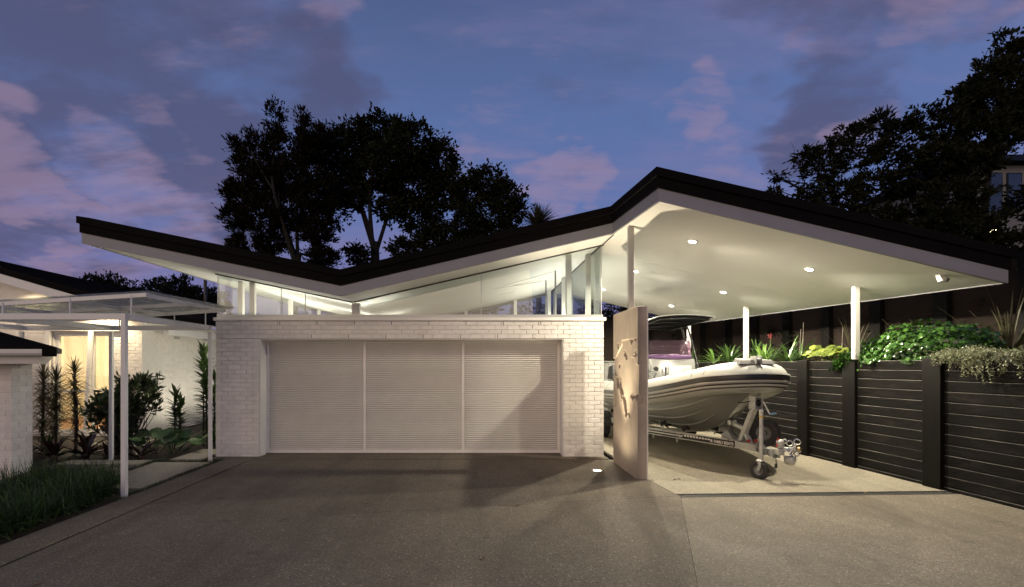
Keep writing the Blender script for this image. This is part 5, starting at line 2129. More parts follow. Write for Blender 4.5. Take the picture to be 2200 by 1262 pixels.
def tree(name, base, fork, lobes, label, seed, leaf=(.16, .08), clumps=90, per=22, spread=.30, mat='leaf_tree', bark='bark', trunk_r=.28, up=0.0, group=None, extra=()):
    """lobes: (centre, (rx, ry, rz)); every lobe is filled with leaf clumps on twigs"""
    rng = np.random.default_rng(seed)
    t = thing(name, base, label, 'tree', group)
    tr_ = MB()
    base, fork = Vector(base), Vector(fork)
    pts = catmull([base, base.lerp(fork, .5) + Vector((rng.normal() * .15, rng.normal() * .1, 0)), fork], 4)
    tr_.tube(pts, [trunk_r * (1.25 - .55 * i / (len(pts) - 1)) for i in range(len(pts))], 10)
    Cs, Ds, Ns, Ls = [], [], [], []
    limbs = []
    for c, r in lobes:
        c = Vector(c)
        src, r0 = None, trunk_r * rng.uniform(.38, .52)
        if len(limbs) >= 4:
            j = min(range(len(limbs)), key=lambda q_: (limbs[q_][0][-1] - c).length + rng.uniform(0, .6))
            src, r0 = limbs[j][0][len(limbs[j][0]) // 2 + int(rng.integers(0, 2))], limbs[j][1] * .55
        else:
            src = base.lerp(fork, rng.uniform(.82, 1.0))
        lp = limb_path(src, c, rng, rng.uniform(.02, .16), 6)
        limbs.append((lp, r0))
        tr_.tube(lp, [r0 * (1 - .75 * i / (len(lp) - 1)) for i in range(len(lp))], 7)
        r = np.array(r)
        n = int(clumps * (r[0] * r[2]) ** 1.0)
        u_ = unit(n, rng)
        rr = rng.uniform(.30, 1.0, size=(n, 1)) ** .55
        cc = np.array(c) + u_ * rr * r * (1 + .12 * rng.normal(size=(n, 1)))
        for k in range(0, n, max(1, n // 7)):
            e2 = Vector(cc[k])
            tr_.tube(limb_path(c.lerp(e2, .0) if rng.random() > .5 else lp[-3], e2, rng, .05, 3), [r0 * .22, r0 * .18, r0 * .16, r0 * .12, r0 * .1, r0 * .08, r0 * .06][:7], 5)
        k = rng.integers(int(per * .5), int(per * 1.5), size=n)
        idx = np.repeat(np.arange(n), k)
        sp = spread * rng.uniform(.6, 1.3, size=(n, 1))
        pos = cc[idx] + rng.normal(size=(len(idx), 3)) * sp[idx] * np.array([.5, .5, .36])
        out = pos - cc[idx] + .6 * u_[idx] * sp[idx] + np.array([0, 0, up]) * sp[idx]
        d = out / (np.linalg.norm(out, axis=1, keepdims=True) + 1e-6) + .45 * unit(len(idx), rng)
        d /= np.linalg.norm(d, axis=1, keepdims=True)
        Cs.append(pos)
        Ds.append(d)
        Ns.append(unit(len(idx), rng))
        Ls.append(rng.uniform(.7, 1.35, size=len(idx)))
    for pth, r0 in extra:
        tr_.tube(pth, [r0 * (1 - .8 * i / (len(pth) - 1)) for i in range(len(pth))], 5)
    C, D, N, L = np.vstack(Cs), np.vstack(Ds), np.vstack(Ns), np.concatenate(Ls)
    tr_.build('trunk', M[bark], t, smooth=True)
    leaf_obj('crown', leaf_quads(C, D, N, leaf[0] * L, leaf[1] * L), mat, t, False)
    return t


def lob(px, py, d, rx, rz=None, ry=None):
    s = d / 1050
    rz = rz or rx
    return (W(px, py, d), (rx * s, (ry or max(rx, rz)) * s, rz * s))


# ------------------------------------------------------------------ trees behind the roof
D1 = 26.0
tree('broadleaf_tree', (W(806, 700, D1).x, D1, 0), W(805, 520, D1),
     [lob(825, 292, D1, 62, 46), lob(762, 312, D1 + .8, 58, 46), lob(885, 312, D1, 62, 46), lob(712, 330, D1, 42, 50), lob(938, 350, D1 + .5, 48, 50), lob(962, 410, D1, 42, 46), lob(800, 370, D1 + 1, 70, 48), lob(880, 400, D1 + .8, 68, 55),
      lob(735, 395, D1 + .5, 48, 50), lob(905, 470, D1 + .5, 55, 42), lob(720, 455, D1 + .5, 34, 34), lob(935, 525, D1, 45, 40), lob(868, 540, D1, 30, 30), lob(770, 545, D1 - .5, 26, 28), lob(775, 430, D1, 30, 22), lob(838, 452, D1, 40, 22), lob(850, 350, D1 - .8, 70, 45)],
     'large round broadleaf tree with pale forked trunk, tallest behind the garage roof', 21, (.20, .11), 80, 26, .34, 'leaf_tree', 'tree_bark', .30)
D2 = 24.0
tree('conifer_tree', (W(640, 700, D2).x, D2, 0), W(640, 545, D2),
     [lob(592, 258, D2, 10, 50), lob(590, 320, D2, 32, 42), lob(651, 268, D2, 11, 40), lob(652, 325, D2, 24, 36), lob(690, 290, D2, 18, 26), lob(672, 330, D2 + .4, 28, 30), lob(536, 302, D2, 9, 28), lob(506, 312, D2, 17, 18), lob(530, 350, D2, 28, 30), lob(565, 390, D2, 48, 46), lob(622, 385, D2, 52, 48),
      lob(515, 415, D2, 34, 34), lob(505, 470, D2, 26, 34), lob(560, 460, D2, 48, 42), lob(630, 455, D2, 56, 44), lob(690, 420, D2 + .4, 46, 50), lob(512, 530, D2, 26, 28), lob(680, 500, D2, 40, 34), lob(585, 520, D2 + .4, 38, 30), lob(560, 560, D2, 36, 24), lob(690, 555, D2, 38, 26)],
     'spiky dark conifer with several pointed tips, left of the round tree', 22, (.20, .062), 130, 30, .26, 'leaf_conifer', 'tree_bark', .24, .8)
tree('broadleaf_tree', (W(1040, 700, 25).x, 25, 0), W(1035, 570, 25),
     [lob(1045, 395, 25, 48, 34), lob(1085, 425, 25, 38, 34), lob(1005, 420, 25, 36, 36), lob(1112, 455, 25, 22, 24), lob(1060, 470, 25, 52, 42), lob(1000, 485, 25, 44, 40), lob(1085, 510, 25, 34, 36), lob(1020, 540, 25, 50, 36), lob(965, 540, 25.5, 36, 32)],
     'smaller dense broadleaf tree at the right of the group, near the palm', 23, (.18, .10), 92, 26, .32, 'leaf_tree', 'tree_bark', .22)
# cabbage palm
cp0 = W(1156, 484, 22)
pm = thing('cabbage_palm', (cp0.x, 22, 0), 'spiky round palm head poking above the roof beside the trees', 'palm')
MB().tube([(cp0.x, 22, 0), (cp0.x + .05, 22, 2.5), tuple(cp0)], [.16, .13, .11], 10).build('trunk', M['bark'], pm, smooth=True)
rng = np.random.default_rng(4)
u_ = unit(420, rng)
u_[:, 2] = np.where(u_[:, 2] < -.5, -u_[:, 2], u_[:, 2])
leaf_obj('crown', straps(np.tile(np.array(cp0), (420, 1)), u_, rng.uniform(.85, 1.15, 420), .055, rng.uniform(.1, .7, 420), 4, taper=.6), 'leaf_flax', pm)
# smaller dark palm-like fronds below the trees
cp1 = W(985, 575, 21)
pm2 = thing('cabbage_palm', (cp1.x, 21, 0), 'low dark palm head under the trees, just above the roof edge', 'palm')
MB().tube([(cp1.x, 21, 0), tuple(cp1)], [.14, .11], 8).build('trunk', M['bark'], pm2, smooth=True)
leaf_obj('crown', straps(np.tile(np.array(cp1), (260, 1)), u_[:260], rng.uniform(.7, 1.1, 260), .05, rng.uniform(.3, 1.2, 260), 4, taper=.6), 'leaf_flax', pm2)

# ------------------------------------------------------------------ trees on the right boundary
D3 = 17.0
tw = [([W(1900, 470, D3), W(1800, 420, D3), W(1730, 395, D3), W(1690, 388, D3), W(1655, 376, D3)], .04),
      ([W(1760, 430, D3), W(1700, 420, D3), W(1668, 408, D3), W(1648, 412, D3)], .025),
      ([W(1735, 375, D3), W(1707, 340, D3), W(1706, 318, D3), W(1697, 304, D3)], .012), ([W(1730, 360, D3), W(1724, 330, D3), W(1728, 312, D3)], .010)]
tree('feathery_tree', (W(1900, 700, D3).x, D3, 0), W(1890, 520, D3),
     [lob(1668, 378, D3, 16, 10), lob(1668, 408, D3, 16, 9), lob(1690, 432, D3, 14, 10), lob(1735, 335, D3, 28, 20), lob(1778, 320, D3, 30, 22), lob(1825, 290, D3, 32, 22), lob(1885, 268, D3, 36, 24), lob(1925, 265, D3, 26, 18), lob(1975, 260, D3, 34, 24), lob(1765, 375, D3, 40, 24), lob(1840, 340, D3, 48, 28), lob(1930, 320, D3, 52, 34),
      lob(1730, 425, D3, 40, 24), lob(1800, 420, D3, 48, 28), lob(1880, 400, D3, 60, 32), lob(1960, 390, D3, 60, 40), lob(1780, 470, D3, 50, 24), lob(1870, 470, D3, 60, 34), lob(1950, 480, D3, 70, 40)],
     'spreading feathery dark tree with layered sprays above the carport roof', 31, (.17, .06), 135, 26, .20, 'leaf_tree', 'tree_bark', .2, 0, None, tw)
D4 = 15.5
tree('tall_dark_tree', (W(2120, 700, D4).x, D4, 0), W(2110, 480, D4),
     [lob(2165, 100, D4, 16, 34), lob(2190, 120, D4, 22, 32), lob(2130, 150, D4, 30, 30), lob(2105, 175, D4, 22, 24), lob(2175, 175, D4, 44, 40), lob(2075, 210, D4, 30, 30), lob(2045, 230, D4, 20, 22), lob(2130, 225, D4, 52, 40), lob(2200, 230, D4, 50, 44), lob(2040, 280, D4, 42, 34), lob(2105, 290, D4, 56, 40), lob(2185, 285, D4, 52, 34),
      lob(2020, 340, D4, 50, 34), lob(2090, 350, D4, 56, 34), lob(2050, 420, D4, 60, 40), lob(2010, 490, D4, 60, 44), lob(2095, 490, D4, 56, 44), lob(2180, 530, D4, 60, 40), lob(2260, 230, D4, 60, 80), lob(2270, 420, D4, 60, 80), lob(2050, 570, D4, 70, 44), lob(2150, 590, D4, 70, 44)],
     'tall dark tree at the right edge of the picture', 32, (.15, .07), 160, 26, .20, 'leaf_tree', 'tree_bark', .22, .5)
# hedge shrubs
for k, (lobes, lab, d) in enumerate((
        ([(228, 622, 46, 34), (195, 640, 30, 24), (262, 635, 34, 26)], 'round dark shrub behind the house roof, leftmost of the far hedge', 21.0),
        ([(335, 628, 34, 28), (310, 645, 30, 28)], 'middle dark shrub of the far hedge behind the house roof', 21.5),
        ([(385, 624, 40, 30), (430, 645, 34, 34), (460, 655, 34, 34), (400, 660, 50, 34)], 'dark shrub of the far hedge closest to the garage roof', 20.5))):
    ls = [lob(px, py, d, rx, rz) for px, py, rx, rz in lobes]
    c0 = ls[0][0]
    tree('hedge_shrub', (c0.x, d, 0), (c0.x, d, c0.z - .8), ls, lab, 41 + k, (.12, .07), 150, 26, .2, 'leaf_hedge', 'tree_bark', .10, .4, 'far hedge behind the house')
for k, (x, y, z, r_) in enumerate(((3.2, 18.6, 3.0, 1.0), (5.3, 18.8, 4.1, 1.3), (8.2, 18.4, 3.6, 1.4), (10.6, 13.4, 3.4, 1.2), (10.8, 10.4, 3.3, 1.2), (10.9, 7.6, 3.4, 1.3))):
    tree('hedge_shrub', (x, y, 0), (x, y, z - .6), [((x, y, z), (r_, r_, .8)), ((x + .7 * r_, y + .2, z - .7), (r_, r_, .8)), ((x - .7 * r_, y + .2, z - .7), (r_, r_, .8))],
         ('dark shrub over the far fence just right of the garage', 'dark shrub over the far fence behind the boat canopy', 'dark shrub over the far corner of the carport fences', 'dark shrub over the side fence behind the lime plant', 'dark shrub over the side fence behind the glossy shrub', 'dark shrub over the side fence under the roof tip')[k], 51 + k, (.11, .06), 110, 22, .2, 'leaf_hedge', 'tree_bark', .10, .3, 'shrubs beyond the carport fences')

for k, x in enumerate((-4.3, -2.0, 0.4, 2.3)):
    tree('hedge_shrub', (x, 18.4, 0), (x, 18.4, 2.2), [((x, 18.4, 3.1), (1.2, 1.0, 1.0)), ((x + .9, 18.6, 2.6), (1.0, .9, 1.0)), ((x - .9, 18.6, 2.6), (1.0, .9, 1.0))],
         ('dark shrub outside the back clerestory, farthest left', 'dark shrub outside the back clerestory near the valley column', 'dark shrub outside the back clerestory, centre of the right pane', 'dark shrub outside the back clerestory near the right columns')[k],
         71 + k, (.12, .07), 90, 22, .22, 'leaf_hedge', 'tree_bark', .10, .3, 'shrubs behind the garage')

# neighbouring house half hidden by the right-hand trees
nb = thing('neighbour_house', (27, 25, 0), 'pale two storey neighbouring house glimpsed through the right hand tree', 'house')
MB().box(25.6, 36, 25, 33, 0, 12.0).build('wall', M['pale_render'], nb)
for x in (26.3, 27.3, 28.3):
    w_ = MB().box(x, x + .75, 24.94, 24.998, 9.6, 11.6).build('window', M['black_metal'], nb)
    MB().box(x + .06, x + .69, 24.925, 24.938, 9.66, 11.54).build('pane', M['back_pane'], w_)
mb = MB()
mb.hexa([(25.0, 24.4, 12.0), (36.6, 24.4, 12.0), (36.6, 33.6, 12.0), (25.0, 33.6, 12.0)], [(27.5, 27.4, 13.6), (34, 27.4, 13.6), (34, 30.6, 13.6), (27.5, 30.6, 13.6)])
mb.build('roof', M['black_roof'], nb)
MB().box(26.2, 26.9, 24.95, 24.998, 8.35, 8.75).build('lit_window', M['room_lamp'], nb)

# ------------------------------------------------------------------ raised bed planting
def bed_z(x, y):
    return wall_h - .045 + .10 * (x - wx(y)) / (9.6 - wx(y))


def clivia(x, y, n, ln, mat, label, seed, width=.055):
    rng = np.random.default_rng(seed)
    z = bed_z(x, y)
    t = thing('clivia', (x, y, z), label, 'plant', 'strap leaved plants along the raised bed')
    an = rng.uniform(0, 2 * np.pi, n)
    el = rng.uniform(.25, 1.35, n)
    D = np.stack([np.cos(an) * np.cos(el), np.sin(an) * np.cos(el), np.sin(el)], 1)
    B = np.array([x, y, z - .02]) + D * .04
    leaf_obj('leaves', straps(B, D, rng.uniform(.7, 1.1, n) * ln, rng.uniform(.8, 1.15, n) * width, rng.uniform(.7, 1.7, n), 7), mat, t)
    MB().lathe([(.05, -.05), (.045, .05), (.02, .10)], (x, y, z), (0, 0, 1), 8).build('crown_base', M['leaf_clivia'], t, smooth=True)
    return t, z


for k, (x, y, n, ln, mat, lab) in enumerate((
        (6.86, 10.62, 38, .60, 'leaf_clivia', 'dark strappy plant spilling over the wall, next to the lime green plant'),
        (6.80, 11.42, 34, .52, 'leaf_clivia_bright', 'bright green strappy plant beside the carport post above the bow'),
        (7.30, 10.9, 30, .60, 'leaf_clivia', 'dark strappy plant behind the two nearest strappy plants'),
        (7.15, 11.75, 30, .65, 'leaf_clivia', 'dark strappy plant with red flowers above the bow'),
        (6.76, 12.85, 36, .62, 'leaf_clivia', 'large dark strappy plant left of the middle carport post'),
        (6.70, 13.55, 28, .50, 'leaf_clivia_bright', 'paler strappy plant behind the right canopy leg'),
        (7.1, 13.6, 30, .65, 'leaf_clivia', 'dark strappy plant at the back near the canopy legs'),
        (6.68, 14.9, 28, .55, 'leaf_clivia', 'strappy plant seen through the purple windscreen'),
        (7.2, 12.4, 30, .70, 'leaf_clivia', 'tall dark strappy plant behind the middle carport post'))):
    t, z = clivia(x, y, n, ln, mat, lab, 60 + k)
    if k == 3:
        rng = np.random.default_rng(5)
        MB().tube([(x, y, z), (x - .03, y - .05, z + .35), (x - .05, y - .12, z + .62)], [.012, .010, .008], 6).build('flower_stem', M['leaf_clivia'], t)
        C = np.array([x - .05, y - .12, z + .64]) + rng.normal(size=(34, 3)) * .035
        leaf_obj('flowers', leaf_quads(C, unit(34, rng), unit(34, rng), .045, .03), 'flower_red', t, False)
# dry stems standing in the bed
for k, (px, d, h) in enumerate(((1716, 11.0, .75), (1722, 11.0, .9), (1806, 9.8, .7))):
    p = W(px, 740, d)
    z = bed_z(p.x, d)
    o = MB().tube([(p.x, d, z), (p.x + .03, d, z + h * .5), (p.x + .06, d + .02, z + h)], [.012, .008, .004], 6).build('dry_stem', M['pale_bark'])
    tag(o, ('left of a pair of bare pale stems in the raised bed', 'right and taller of a pair of bare pale stems in the raised bed', 'single bare stem standing behind the lime green plant')[k], 'stem', 'bare stems in the raised bed')

# lime green low plant
rng = np.random.default_rng(77)
t = thing('lime_plant', (6.95, 9.5, 1.85), 'low lime green plant with broad leaves on top of the timber wall', 'plant')
n = 130
cc = np.stack([rng.uniform(6.70, 7.15, n), rng.uniform(9.12, 9.95, n), np.zeros(n)], 1)
hgt = .10 + .22 * np.exp(-((cc[:, 0] - 6.95) ** 2 / .05 + ((cc[:, 1] - 9.3) % .38 - .19) ** 2 / .05)) * rng.uniform(.5, 1.1, n)
cc[:, 2] = wall_h - .02 + hgt
N = np.stack([rng.normal(-.45, .35, n), rng.normal(-.35, .35, n), np.ones(n)], 1)
N /= np.linalg.norm(N, axis=1, keepdims=True)
D = np.stack([rng.normal(-.4, .6, n), rng.normal(-.3, .6, n), np.full(n, -.25)], 1)
D -= N * (D * N).sum(1, keepdims=True)
D /= np.linalg.norm(D, axis=1, keepdims=True)
leaf_obj('leaves', round_leaves(cc, D, N, rng.uniform(.045, .075, n), 6, -.15), 'leaf_lime', t)
mb = MB()
for k in range(0, n, 3):
    mb.tube([(cc[k, 0] * .6 + 6.95 * .4, cc[k, 1] * .7 + 9.5 * .3, wall_h - .05), tuple(cc[k])], .004, 4)
mb.build('stems', M['leaf_lime'], t)

# glossy mound
t = thing('glossy_shrub', (7.35, 8.15, 1.85), 'glossy bright green shrub mound spilling round the nearest carport post', 'shrub')
n = 5200
a = unit(n, rng)
a[:, 2] = np.abs(a[:, 2])
rr = rng.uniform(.55, 1.0, (n, 1)) ** .4
lump = 1 + .22 * np.sin(a[:, :1] * 7 + a[:, 1:2] * 9) * np.sin(a[:, 2:] * 8 + a[:, :1] * 5)
C = np.array([7.45, 7.95, wall_h - .06]) + a * rr * lump * np.array([.78, 1.05, .64])
m_ = n // 6
C2 = np.array([6.86, 8.55, wall_h + .02]) + rng.normal(size=(m_, 3)) * np.array([.10, .34, .07])
m3 = 260
s_ = rng.uniform(0, 1, m3)
C3 = np.stack([6.62 - .03 * s_ + rng.normal(size=m3) * .02, 8.70 + .10 * s_ + rng.normal(size=m3) * .07, wall_h + .04 - .22 * s_ * rng.uniform(.5, 1, m3)], 1)
C = np.vstack([C, C2, C3])
C = C[C[:, 0] > 6.57]
n = len(C)
N = C - np.array([7.45, 8.0, wall_h - .3])
N = N / np.linalg.norm(N, axis=1, keepdims=True) + .55 * unit(n, rng)
N /= np.linalg.norm(N, axis=1, keepdims=True)
D = np.cross(N, unit(n, rng))
D /= np.linalg.norm(D, axis=1, keepdims=True)
leaf_obj('leaves', round_leaves(C, D, N, rng.uniform(.020, .040, n), 4, -.18), 'leaf_glossy', t)
mb = MB()
for k in range(0, n, 60):
    p = Vector(C[k])
    mb.tube([(7.3 + .3 * (p.x - 7.3), 8.1 + .4 * (p.y - 8.1), wall_h - .05), tuple(p)], .005, 4)
mb.build('stems', M['bark'], t)

# silver trailing ground cover
t = thing('silver_groundcover', (7.0, 6.6, 1.85), 'silvery fine leaved plant trailing over the top of the timber wall', 'plant')
mats_, cl = [], 420
cy_ = rng.uniform(4.4, 7.22, cl)
cxx = rng.uniform(.02, .80, cl)
lump = .5 + .5 * np.sin(cy_ * 6.1 + 1.3 * np.sin(cxx * 9)) * np.sin(cxx * 7 + cy_ * 2.3)
for y, x, l in zip(cy_, cxx, lump):
    m_ = int(rng.integers(22, 44))
    top = .035 + .15 * l * math.sin(math.pi * min(1, (x + .2) / 1.0)) * rng.uniform(.6, 1.15)
    mats_.append(np.array([wx(y) + x, y, wall_h + top]) + rng.normal(size=(m_, 3)) * np.array([.045, .05, .022]))
for k in range(90):
    y = rng.choice([6.42, 6.5, 6.74, 5.4, 5.1, 4.8, 6.0, 6.95]) + rng.normal() * .09
    ln_ = abs(rng.normal()) * .13 + .03 + .16 * math.exp(-((y - 6.42) / .16) ** 2)
    m_ = int(30 + ln_ * 160)
    t_ = rng.uniform(0, 1, m_)
    sway = rng.normal() * .10
    px3 = wx(y) + .06 - .15 * np.minimum(1, t_ * 3) + rng.normal(size=m_) * .012
    pz3 = wall_h + .07 - np.maximum(0, t_ - .25) * ln_ * 1.33
    mats_.append(np.stack([px3, y + sway * t_ + rng.normal(size=m_) * .014, pz3 + rng.normal(size=m_) * .012], 1))
C = np.vstack(mats_)
C = C[~((C[:, 2] < wall_h + .03) & (C[:, 0] > wx(C[:, 1]) - .058) & (C[:, 0] < wx(C[:, 1]) + .1))]
n = len(C)
D = unit(n, rng) * .8 + np.array([-.3, 0, .35])
D /= np.linalg.norm(D, axis=1, keepdims=True)
o = leaf_obj('leaves', leaf_quads(C, D, unit(n, rng), rng.uniform(.020, .044, n), rng.uniform(.010, .018, n)), 'leaf_silver', t, False)
mb = MB()
for k in range(60):
    y = rng.uniform(4.6, 7.1)
    x0 = wx(y) + rng.uniform(.1, .6)
    mb.tube([(x0, y, wall_h - .02), (wx(y) + .05, y + rng.normal() * .08, wall_h + .09), (wx(y) - .07, y + rng.normal() * .1, wall_h + .02 - rng.uniform(0, .2))], .003, 4)
mb.build('runners', M['pale_bark'], t)

# flax behind
for k, (x, y, n, ln, lab) in enumerate(((7.95, 7.25, 34, 1.15, 'large sparse flax with long blades at the right end of the raised bed'),
                                       (8.2, 9.0, 16, .9, 'thin flax behind the glossy shrub'),
                                       (8.1, 10.4, 14, .9, 'thin flax behind the lime green plant'),
                                       (8.3, 6.4, 26, 1.1, 'flax clump cut by the right edge of the picture'))):
    rng = np.random.default_rng(90 + k)
    z = bed_z(x, y)
    t = thing('flax', (x, y, z), lab, 'flax', 'flax plants at the back of the bed')
    an = rng.uniform(0, 2 * np.pi, n)
    el = rng.uniform(.7, 1.45, n)
    D = np.stack([np.cos(an) * np.cos(el), np.sin(an) * np.cos(el), np.sin(el)], 1)
    leaf_obj('leaves', straps(np.array([x, y, z - .03]) + D * .05, D, rng.uniform(.6, 1.1, n) * ln, .035, rng.uniform(.1, 1.1, n), 7, taper=.5), 'leaf_flax', t)
    MB().lathe([(.06, -.04), (.05, .06), (.01, .10)], (x, y, z), (0, 0, 1), 8).build('base', M['leaf_flax'], t, smooth=True)

# ------------------------------------------------------------------ left garden
def cordyline(x, y, h, label, seed, ln=.42):
    rng = np.random.default_rng(seed)
    t = thing('cordyline', (x, y, 0), label, 'plant', 'narrow leaved cordylines by the lit window')
    top = Vector((x + rng.normal() * .03, y, h - ln * .55))
    MB().tube([(x, y, -.03), (x + .02, y, h * .4), tuple(top)], [.03, .025, .02], 8).build('stem', M['pale_bark'], t, smooth=True)
    n = 620
    f = rng.uniform(.12, 1.0, n) ** .8
    B = np.stack([x + (top.x - x) * f, np.full(n, y), f * top.z], 1)
    an = rng.uniform(0, 2 * np.pi, n)
    el = np.where(f > .93, rng.uniform(.2, 1.5, n), rng.uniform(-.5, .75, n))
    D = np.stack([np.cos(an) * np.cos(el), np.sin(an) * np.cos(el), np.sin(el)], 1)
    leaf_obj('leaves', straps(B, D, rng.uniform(.6, 1.1, n) * ln, .021, rng.uniform(.1, .7, n), 4, taper=.5), 'leaf_cordyline', t)


cordyline(-8.12, 10.0, 1.86, 'slender cordyline standing before the lit window', 101, .36)
cordyline(-8.62, 10.1, 1.72, 'bushy cordyline left of the lit window', 102, .42)
cordyline(-8.98, 10.2, 1.80, 'cordyline half hidden behind the low brick wing', 103, .42)

# open shrub with lance leaves in front of the house corner
def lance_shrub(base, blobs, n, label, seed, mat, size, name='lance_leaf_shrub'):
    rng = np.random.default_rng(seed)
    t = thing(name, base, label, 'shrub')
    mb = MB()
    Cs, Ds = [], []
    for c, r in blobs:
        c = np.array(c)
        k = int(n * r * r / .2)
        for j in range(k):
            e2 = c + unit(1, rng)[0] * r * rng.uniform(.35, 1.0) ** .6
            st_ = Vector(base) + Vector((rng.normal() * .06, rng.normal() * .06, 0))
            pth = limb_path(st_, e2, rng, .10, 4)
            mb.tube(pth, [.010 * (1 - .75 * i / (len(pth) - 1)) for i in range(len(pth))], 4)
            tip = np.array(pth[-1])
            d0 = np.array((pth[-1] - pth[-4]).normalized())
            m_ = rng.integers(12, 20)
            back = rng.uniform(0, .24, m_)
            u2 = unit(m_, rng)
            Cs.append(tip - d0 * back[:, None] + u2 * size * .42)
            dd = u2 * .9 + d0 * .8
            Ds.append(dd / np.linalg.norm(dd, axis=1, keepdims=True))
    C, D = np.vstack(Cs), np.vstack(Ds)
    m_ = len(C)
    mb.build('stems', M['pale_bark'], t, smooth=True)
    leaf_obj('leaves', leaf_quads(C, D, unit(m_, rng), rng.uniform(.8, 1.25, m_) * size, rng.uniform(.28, .36, m_) * size), mat, t, False)


lance_shrub((-7.25, 10.2, -.02), [((-7.0, 10.2, 1.20), .50), ((-7.55, 10.2, 1.15), .50), ((-7.2, 10.1, .85), .45), ((-6.75, 10.3, 1.5), .25), ((-7.7, 10.1, .75), .35)], 42, 'open shrub with lance shaped leaves before the house corner', 111, 'leaf_shrub', .15)


def tall_plant(x, y, h, label, seed, r=.30, dens=1.0):
    rng = np.random.default_rng(seed)
    t = thing('tall_leafy_plant', (x, y, 0), label, 'plant', 'upright leafy plants against the garage side')
    Bs, Ds = [], []
    mb = MB()
    for k in range(3):
        bx, by = x + rng.normal() * .06, y + rng.normal() * .06
        hh = h * (1, .85, .7)[k]
        mb.tube([(bx, by, -.03), (bx, by, hh * .96)], [.018, .008], 6)
        n = int(90 * hh * dens)
        f = rng.uniform(.08, 1, n)
        an = rng.uniform(0, 2 * np.pi, n)
        el = .25 + .9 * f ** 3
        Bs.append(np.stack([np.full(n, bx), np.full(n, by), f * hh], 1))
        Ds.append(np.stack([np.cos(an) * np.cos(el), np.sin(an) * np.cos(el), np.sin(el)], 1))
    B, D = np.vstack(Bs), np.vstack(Ds)
    n = len(B)
    mb.build('stems', M['bark'], t)
    leaf_obj('leaves', straps(B, D, rng.uniform(.7, 1.1, n) * r, .055, rng.uniform(.1, .6, n), 4), 'leaf_tall', t)


tall_plant(-6.02, 11.0, 2.12, 'tallest upright leafy plant beside the garage corner post', 121, .30)
tall_plant(-6.30, 10.55, 1.20, 'shorter upright leafy plant left of the tallest one', 122, .26)

# big round leaves
rng = np.random.default_rng(131)
for k, (cx3, cy3, n, lab) in enumerate(((-6.12, 10.0, 17, 'clump of big round glossy leaves under the upright plants'), (-6.62, 10.15, 12, 'smaller clump of round glossy leaves behind the front pergola post'))):
    t = thing('round_leaf_plant', (cx3, cy3, 0), lab, 'plant', 'round leaved plants in the garden')
    C = np.stack([cx3 + rng.normal(size=n) * .24, cy3 + rng.normal(size=n) * .18, rng.uniform(.16, .46, n)], 1)
    N = np.stack([rng.normal(.05, .35, n), rng.normal(-.5, .3, n), np.ones(n)], 1)
    N /= np.linalg.norm(N, axis=1, keepdims=True)
    D = np.cross(N, unit(n, rng))
    D /= np.linalg.norm(D, axis=1, keepdims=True)
    leaf_obj('leaves', round_leaves(C, D, N, rng.uniform(.10, .155, n), 9, .22), 'leaf_round', t)
    mb = MB()
    for p in C:
        mb.tube([(cx3 + (p[0] - cx3) * .3, cy3 + (p[1] - cy3) * .3, -.02), (p[0], p[1], p[2] - .03)], .007, 5)
    mb.build('stalks', M['leaf_round'], t)


def rosette(x, y, n, ln, w, mat, label, seed, name='bromeliad', group='dark rosettes in the garden', el0=.35, el1=1.3):
    rng = np.random.default_rng(seed)
    t = thing(name, (x, y, 0), label, 'plant', group)
    an = rng.uniform(0, 2 * np.pi, n)
    el = rng.uniform(el0, el1, n)
    D = np.stack([np.cos(an) * np.cos(el), np.sin(an) * np.cos(el), np.sin(el)], 1)
    leaf_obj('leaves', straps(np.array([x, y, .0]) + D * .03, D, rng.uniform(.7, 1.1, n) * ln, rng.uniform(.85, 1.15, n) * w, rng.uniform(.2, .9, n), 6, fold=.25), mat, t)
    MB().lathe([(.05, -.04), (.06, .04), (.02, .10)], (x, y, 0), (0, 0, 1), 8).build('base', M[mat], t, smooth=True)


for k, (x, y, n, ln, lab) in enumerate(((-6.35, 9.35, 16, .42, 'reddish rosette plant in front of the round leaves'),
                                       (-7.55, 9.55, 18, .55, 'broad dark rosette with upright leaves below the slender cordyline'),
                                       (-8.0, 9.35, 16, .45, 'dark rosette between the cordylines and the path'),
                                       (-8.45, 9.2, 16, .45, 'dark rosette nearest the low brick wing'),
                                       (-7.05, 9.45, 14, .38, 'small reddish rosette beside the rear pergola post'),
                                       (-7.9, 10.0, 16, .5, 'dark rosette at the foot of the lit window'))):
    rosette(x, y, n, ln, .075, 'leaf_bromeliad', lab, 140 + k)
rosette(-5.62, 10.75, 18, .55, .05, 'leaf_clivia', 'arching strappy plant at the base of the upright plants', 150, 'strappy_plant', 'strappy garden plants')
for k, (x, y) in enumerate(((-8.6, 9.9), (-7.2, 9.9), (-9.2, 9.7))):
    rosette(x, y, 40, .45, .03, 'leaf_grass', ('low grassy plant under the bushy cordyline', 'low grassy plant under the lance leaved shrub', 'low grassy plant behind the low brick wing')[k], 155 + k, 'grassy_plant', 'low grassy plants')


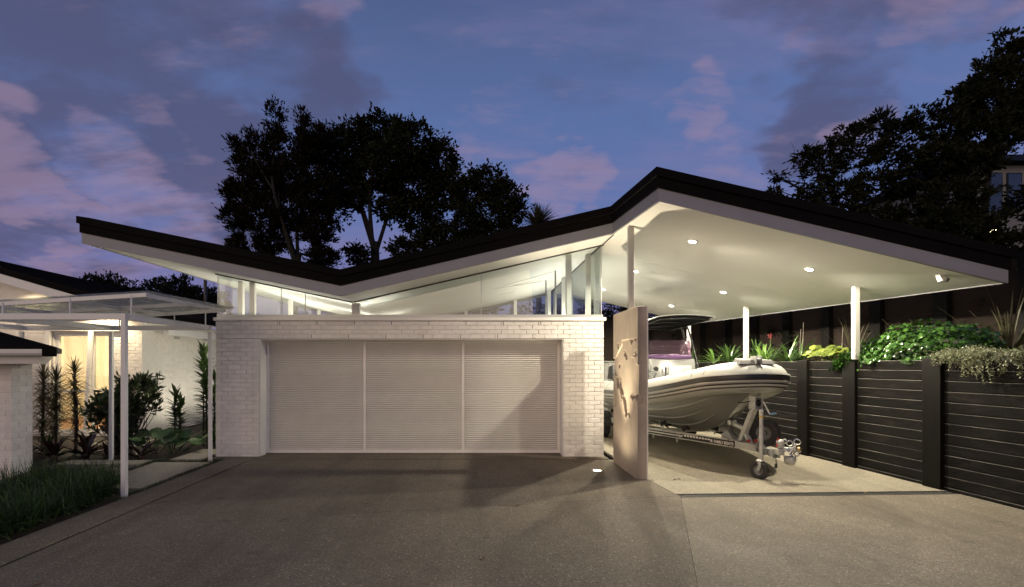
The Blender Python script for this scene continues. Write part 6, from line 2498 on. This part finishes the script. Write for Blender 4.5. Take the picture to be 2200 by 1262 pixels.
# ------------------------------------------------------------------ grasses (uncountable)
def grass(name, poly, n, ln, w, mat, label, seed, lean=(0, 0), zb=-.03, droop=(.6, 1.6), elr=(.7, 1.45), hump=0.0):
    rng = np.random.default_rng(seed)
    xs_, ys_ = [p[0] for p in poly], [p[1] for p in poly]
    P = np.stack([rng.uniform(min(xs_), max(xs_), n * 2), rng.uniform(min(ys_), max(ys_), n * 2)], 1)
    # tufts
    tf = np.stack([rng.uniform(min(xs_), max(xs_), n // 22), rng.uniform(min(ys_), max(ys_), n // 22)], 1)
    P = tf[rng.integers(0, len(tf), n * 2)] + rng.normal(size=(n * 2, 2)) * .05
    P = P[inside(P[:, 0], P[:, 1], poly)][:n]
    n = len(P)
    an = rng.uniform(0, 2 * np.pi, n)
    el = rng.uniform(*elr, n)
    D = np.stack([np.cos(an) * np.cos(el) + lean[0], np.sin(an) * np.cos(el) + lean[1], np.sin(el)], 1)
    B = np.column_stack([P, np.full(n, zb)])
    o = leaf_obj(name, straps(B, D, rng.uniform(.6, 1.15, n) * ln, rng.uniform(.7, 1.2, n) * w, rng.uniform(*droop, n), 5, taper=.6), mat)
    o['kind'] = 'stuff'
    o['label'] = label
    return o


grass('border_grass', [(-6.75, 4.0), (-4.95, 4.0), (-4.85, 6.2), (-5.05, 7.1), (-5.6, 7.6), (-6.6, 7.35), (-6.75, 6)], 11000, .46, .010, 'leaf_grass', 'thick dark green border grass leaning over the kerb', 161, (.12, -.05))
grass('mondo_grass', [(-4.735, 6.4), (-4.645, 6.4), (-4.665, 9.2), (-4.735, 9.2)], 3000, .075, .005, 'leaf_mondo', 'low dark mondo grass between kerb and paving', 162)
grass('mondo_grass', [(-5.95, 8.84), (-4.70, 8.84), (-4.70, 9.07), (-5.95, 9.07)], 2600, .08, .005, 'leaf_mondo', 'low dark mondo grass strip behind the long paving slab', 163)
grass('mondo_grass', [(-5.95, 8.2), (-5.72, 8.2), (-5.68, 7.3), (-5.22, 6.7), (-5.2, 7.0), (-5.4, 7.9), (-5.75, 8.84), (-5.95, 8.84)], 2400, .08, .005, 'leaf_mondo', 'low dark mondo grass left of the long paving slab', 164)
grass('mondo_grass', [(-5.05, 9.1), (-4.98, 9.1), (-4.98, 11), (-5.05, 11)], 900, .08, .005, 'leaf_mondo', 'low dark mondo grass against the garage side wall', 165)

# fallen leaves on the driveway
rng = np.random.default_rng(171)
spots = [(964, 1042), (1150, 1077), (1115, 1087), (1318, 1128), (1034, 1198), (1162, 1027), (1462, 1030), (1405, 1033), (783, 1083), (90, 1255), (1400, 1140), (620, 1120), (1452, 1031), (1890, 1005), (1860, 1060)]
for k, (px, py) in enumerate(spots):
    p = G(px, py, .004)
    an = rng.uniform(0, 6.28)
    d = np.array([[math.cos(an), math.sin(an), .10]])
    V, F = straps(np.array([[p.x, p.y, .006]]), d, .07 if k % 3 else .05, .026, .35, 4, fold=.35)
    o = leaf_obj('fallen_leaf', (V, F), 'leaf_dry')
    tag(o, 'small dry leaf lying on the concrete driveway', 'leaf', 'fallen leaves on the driveway')
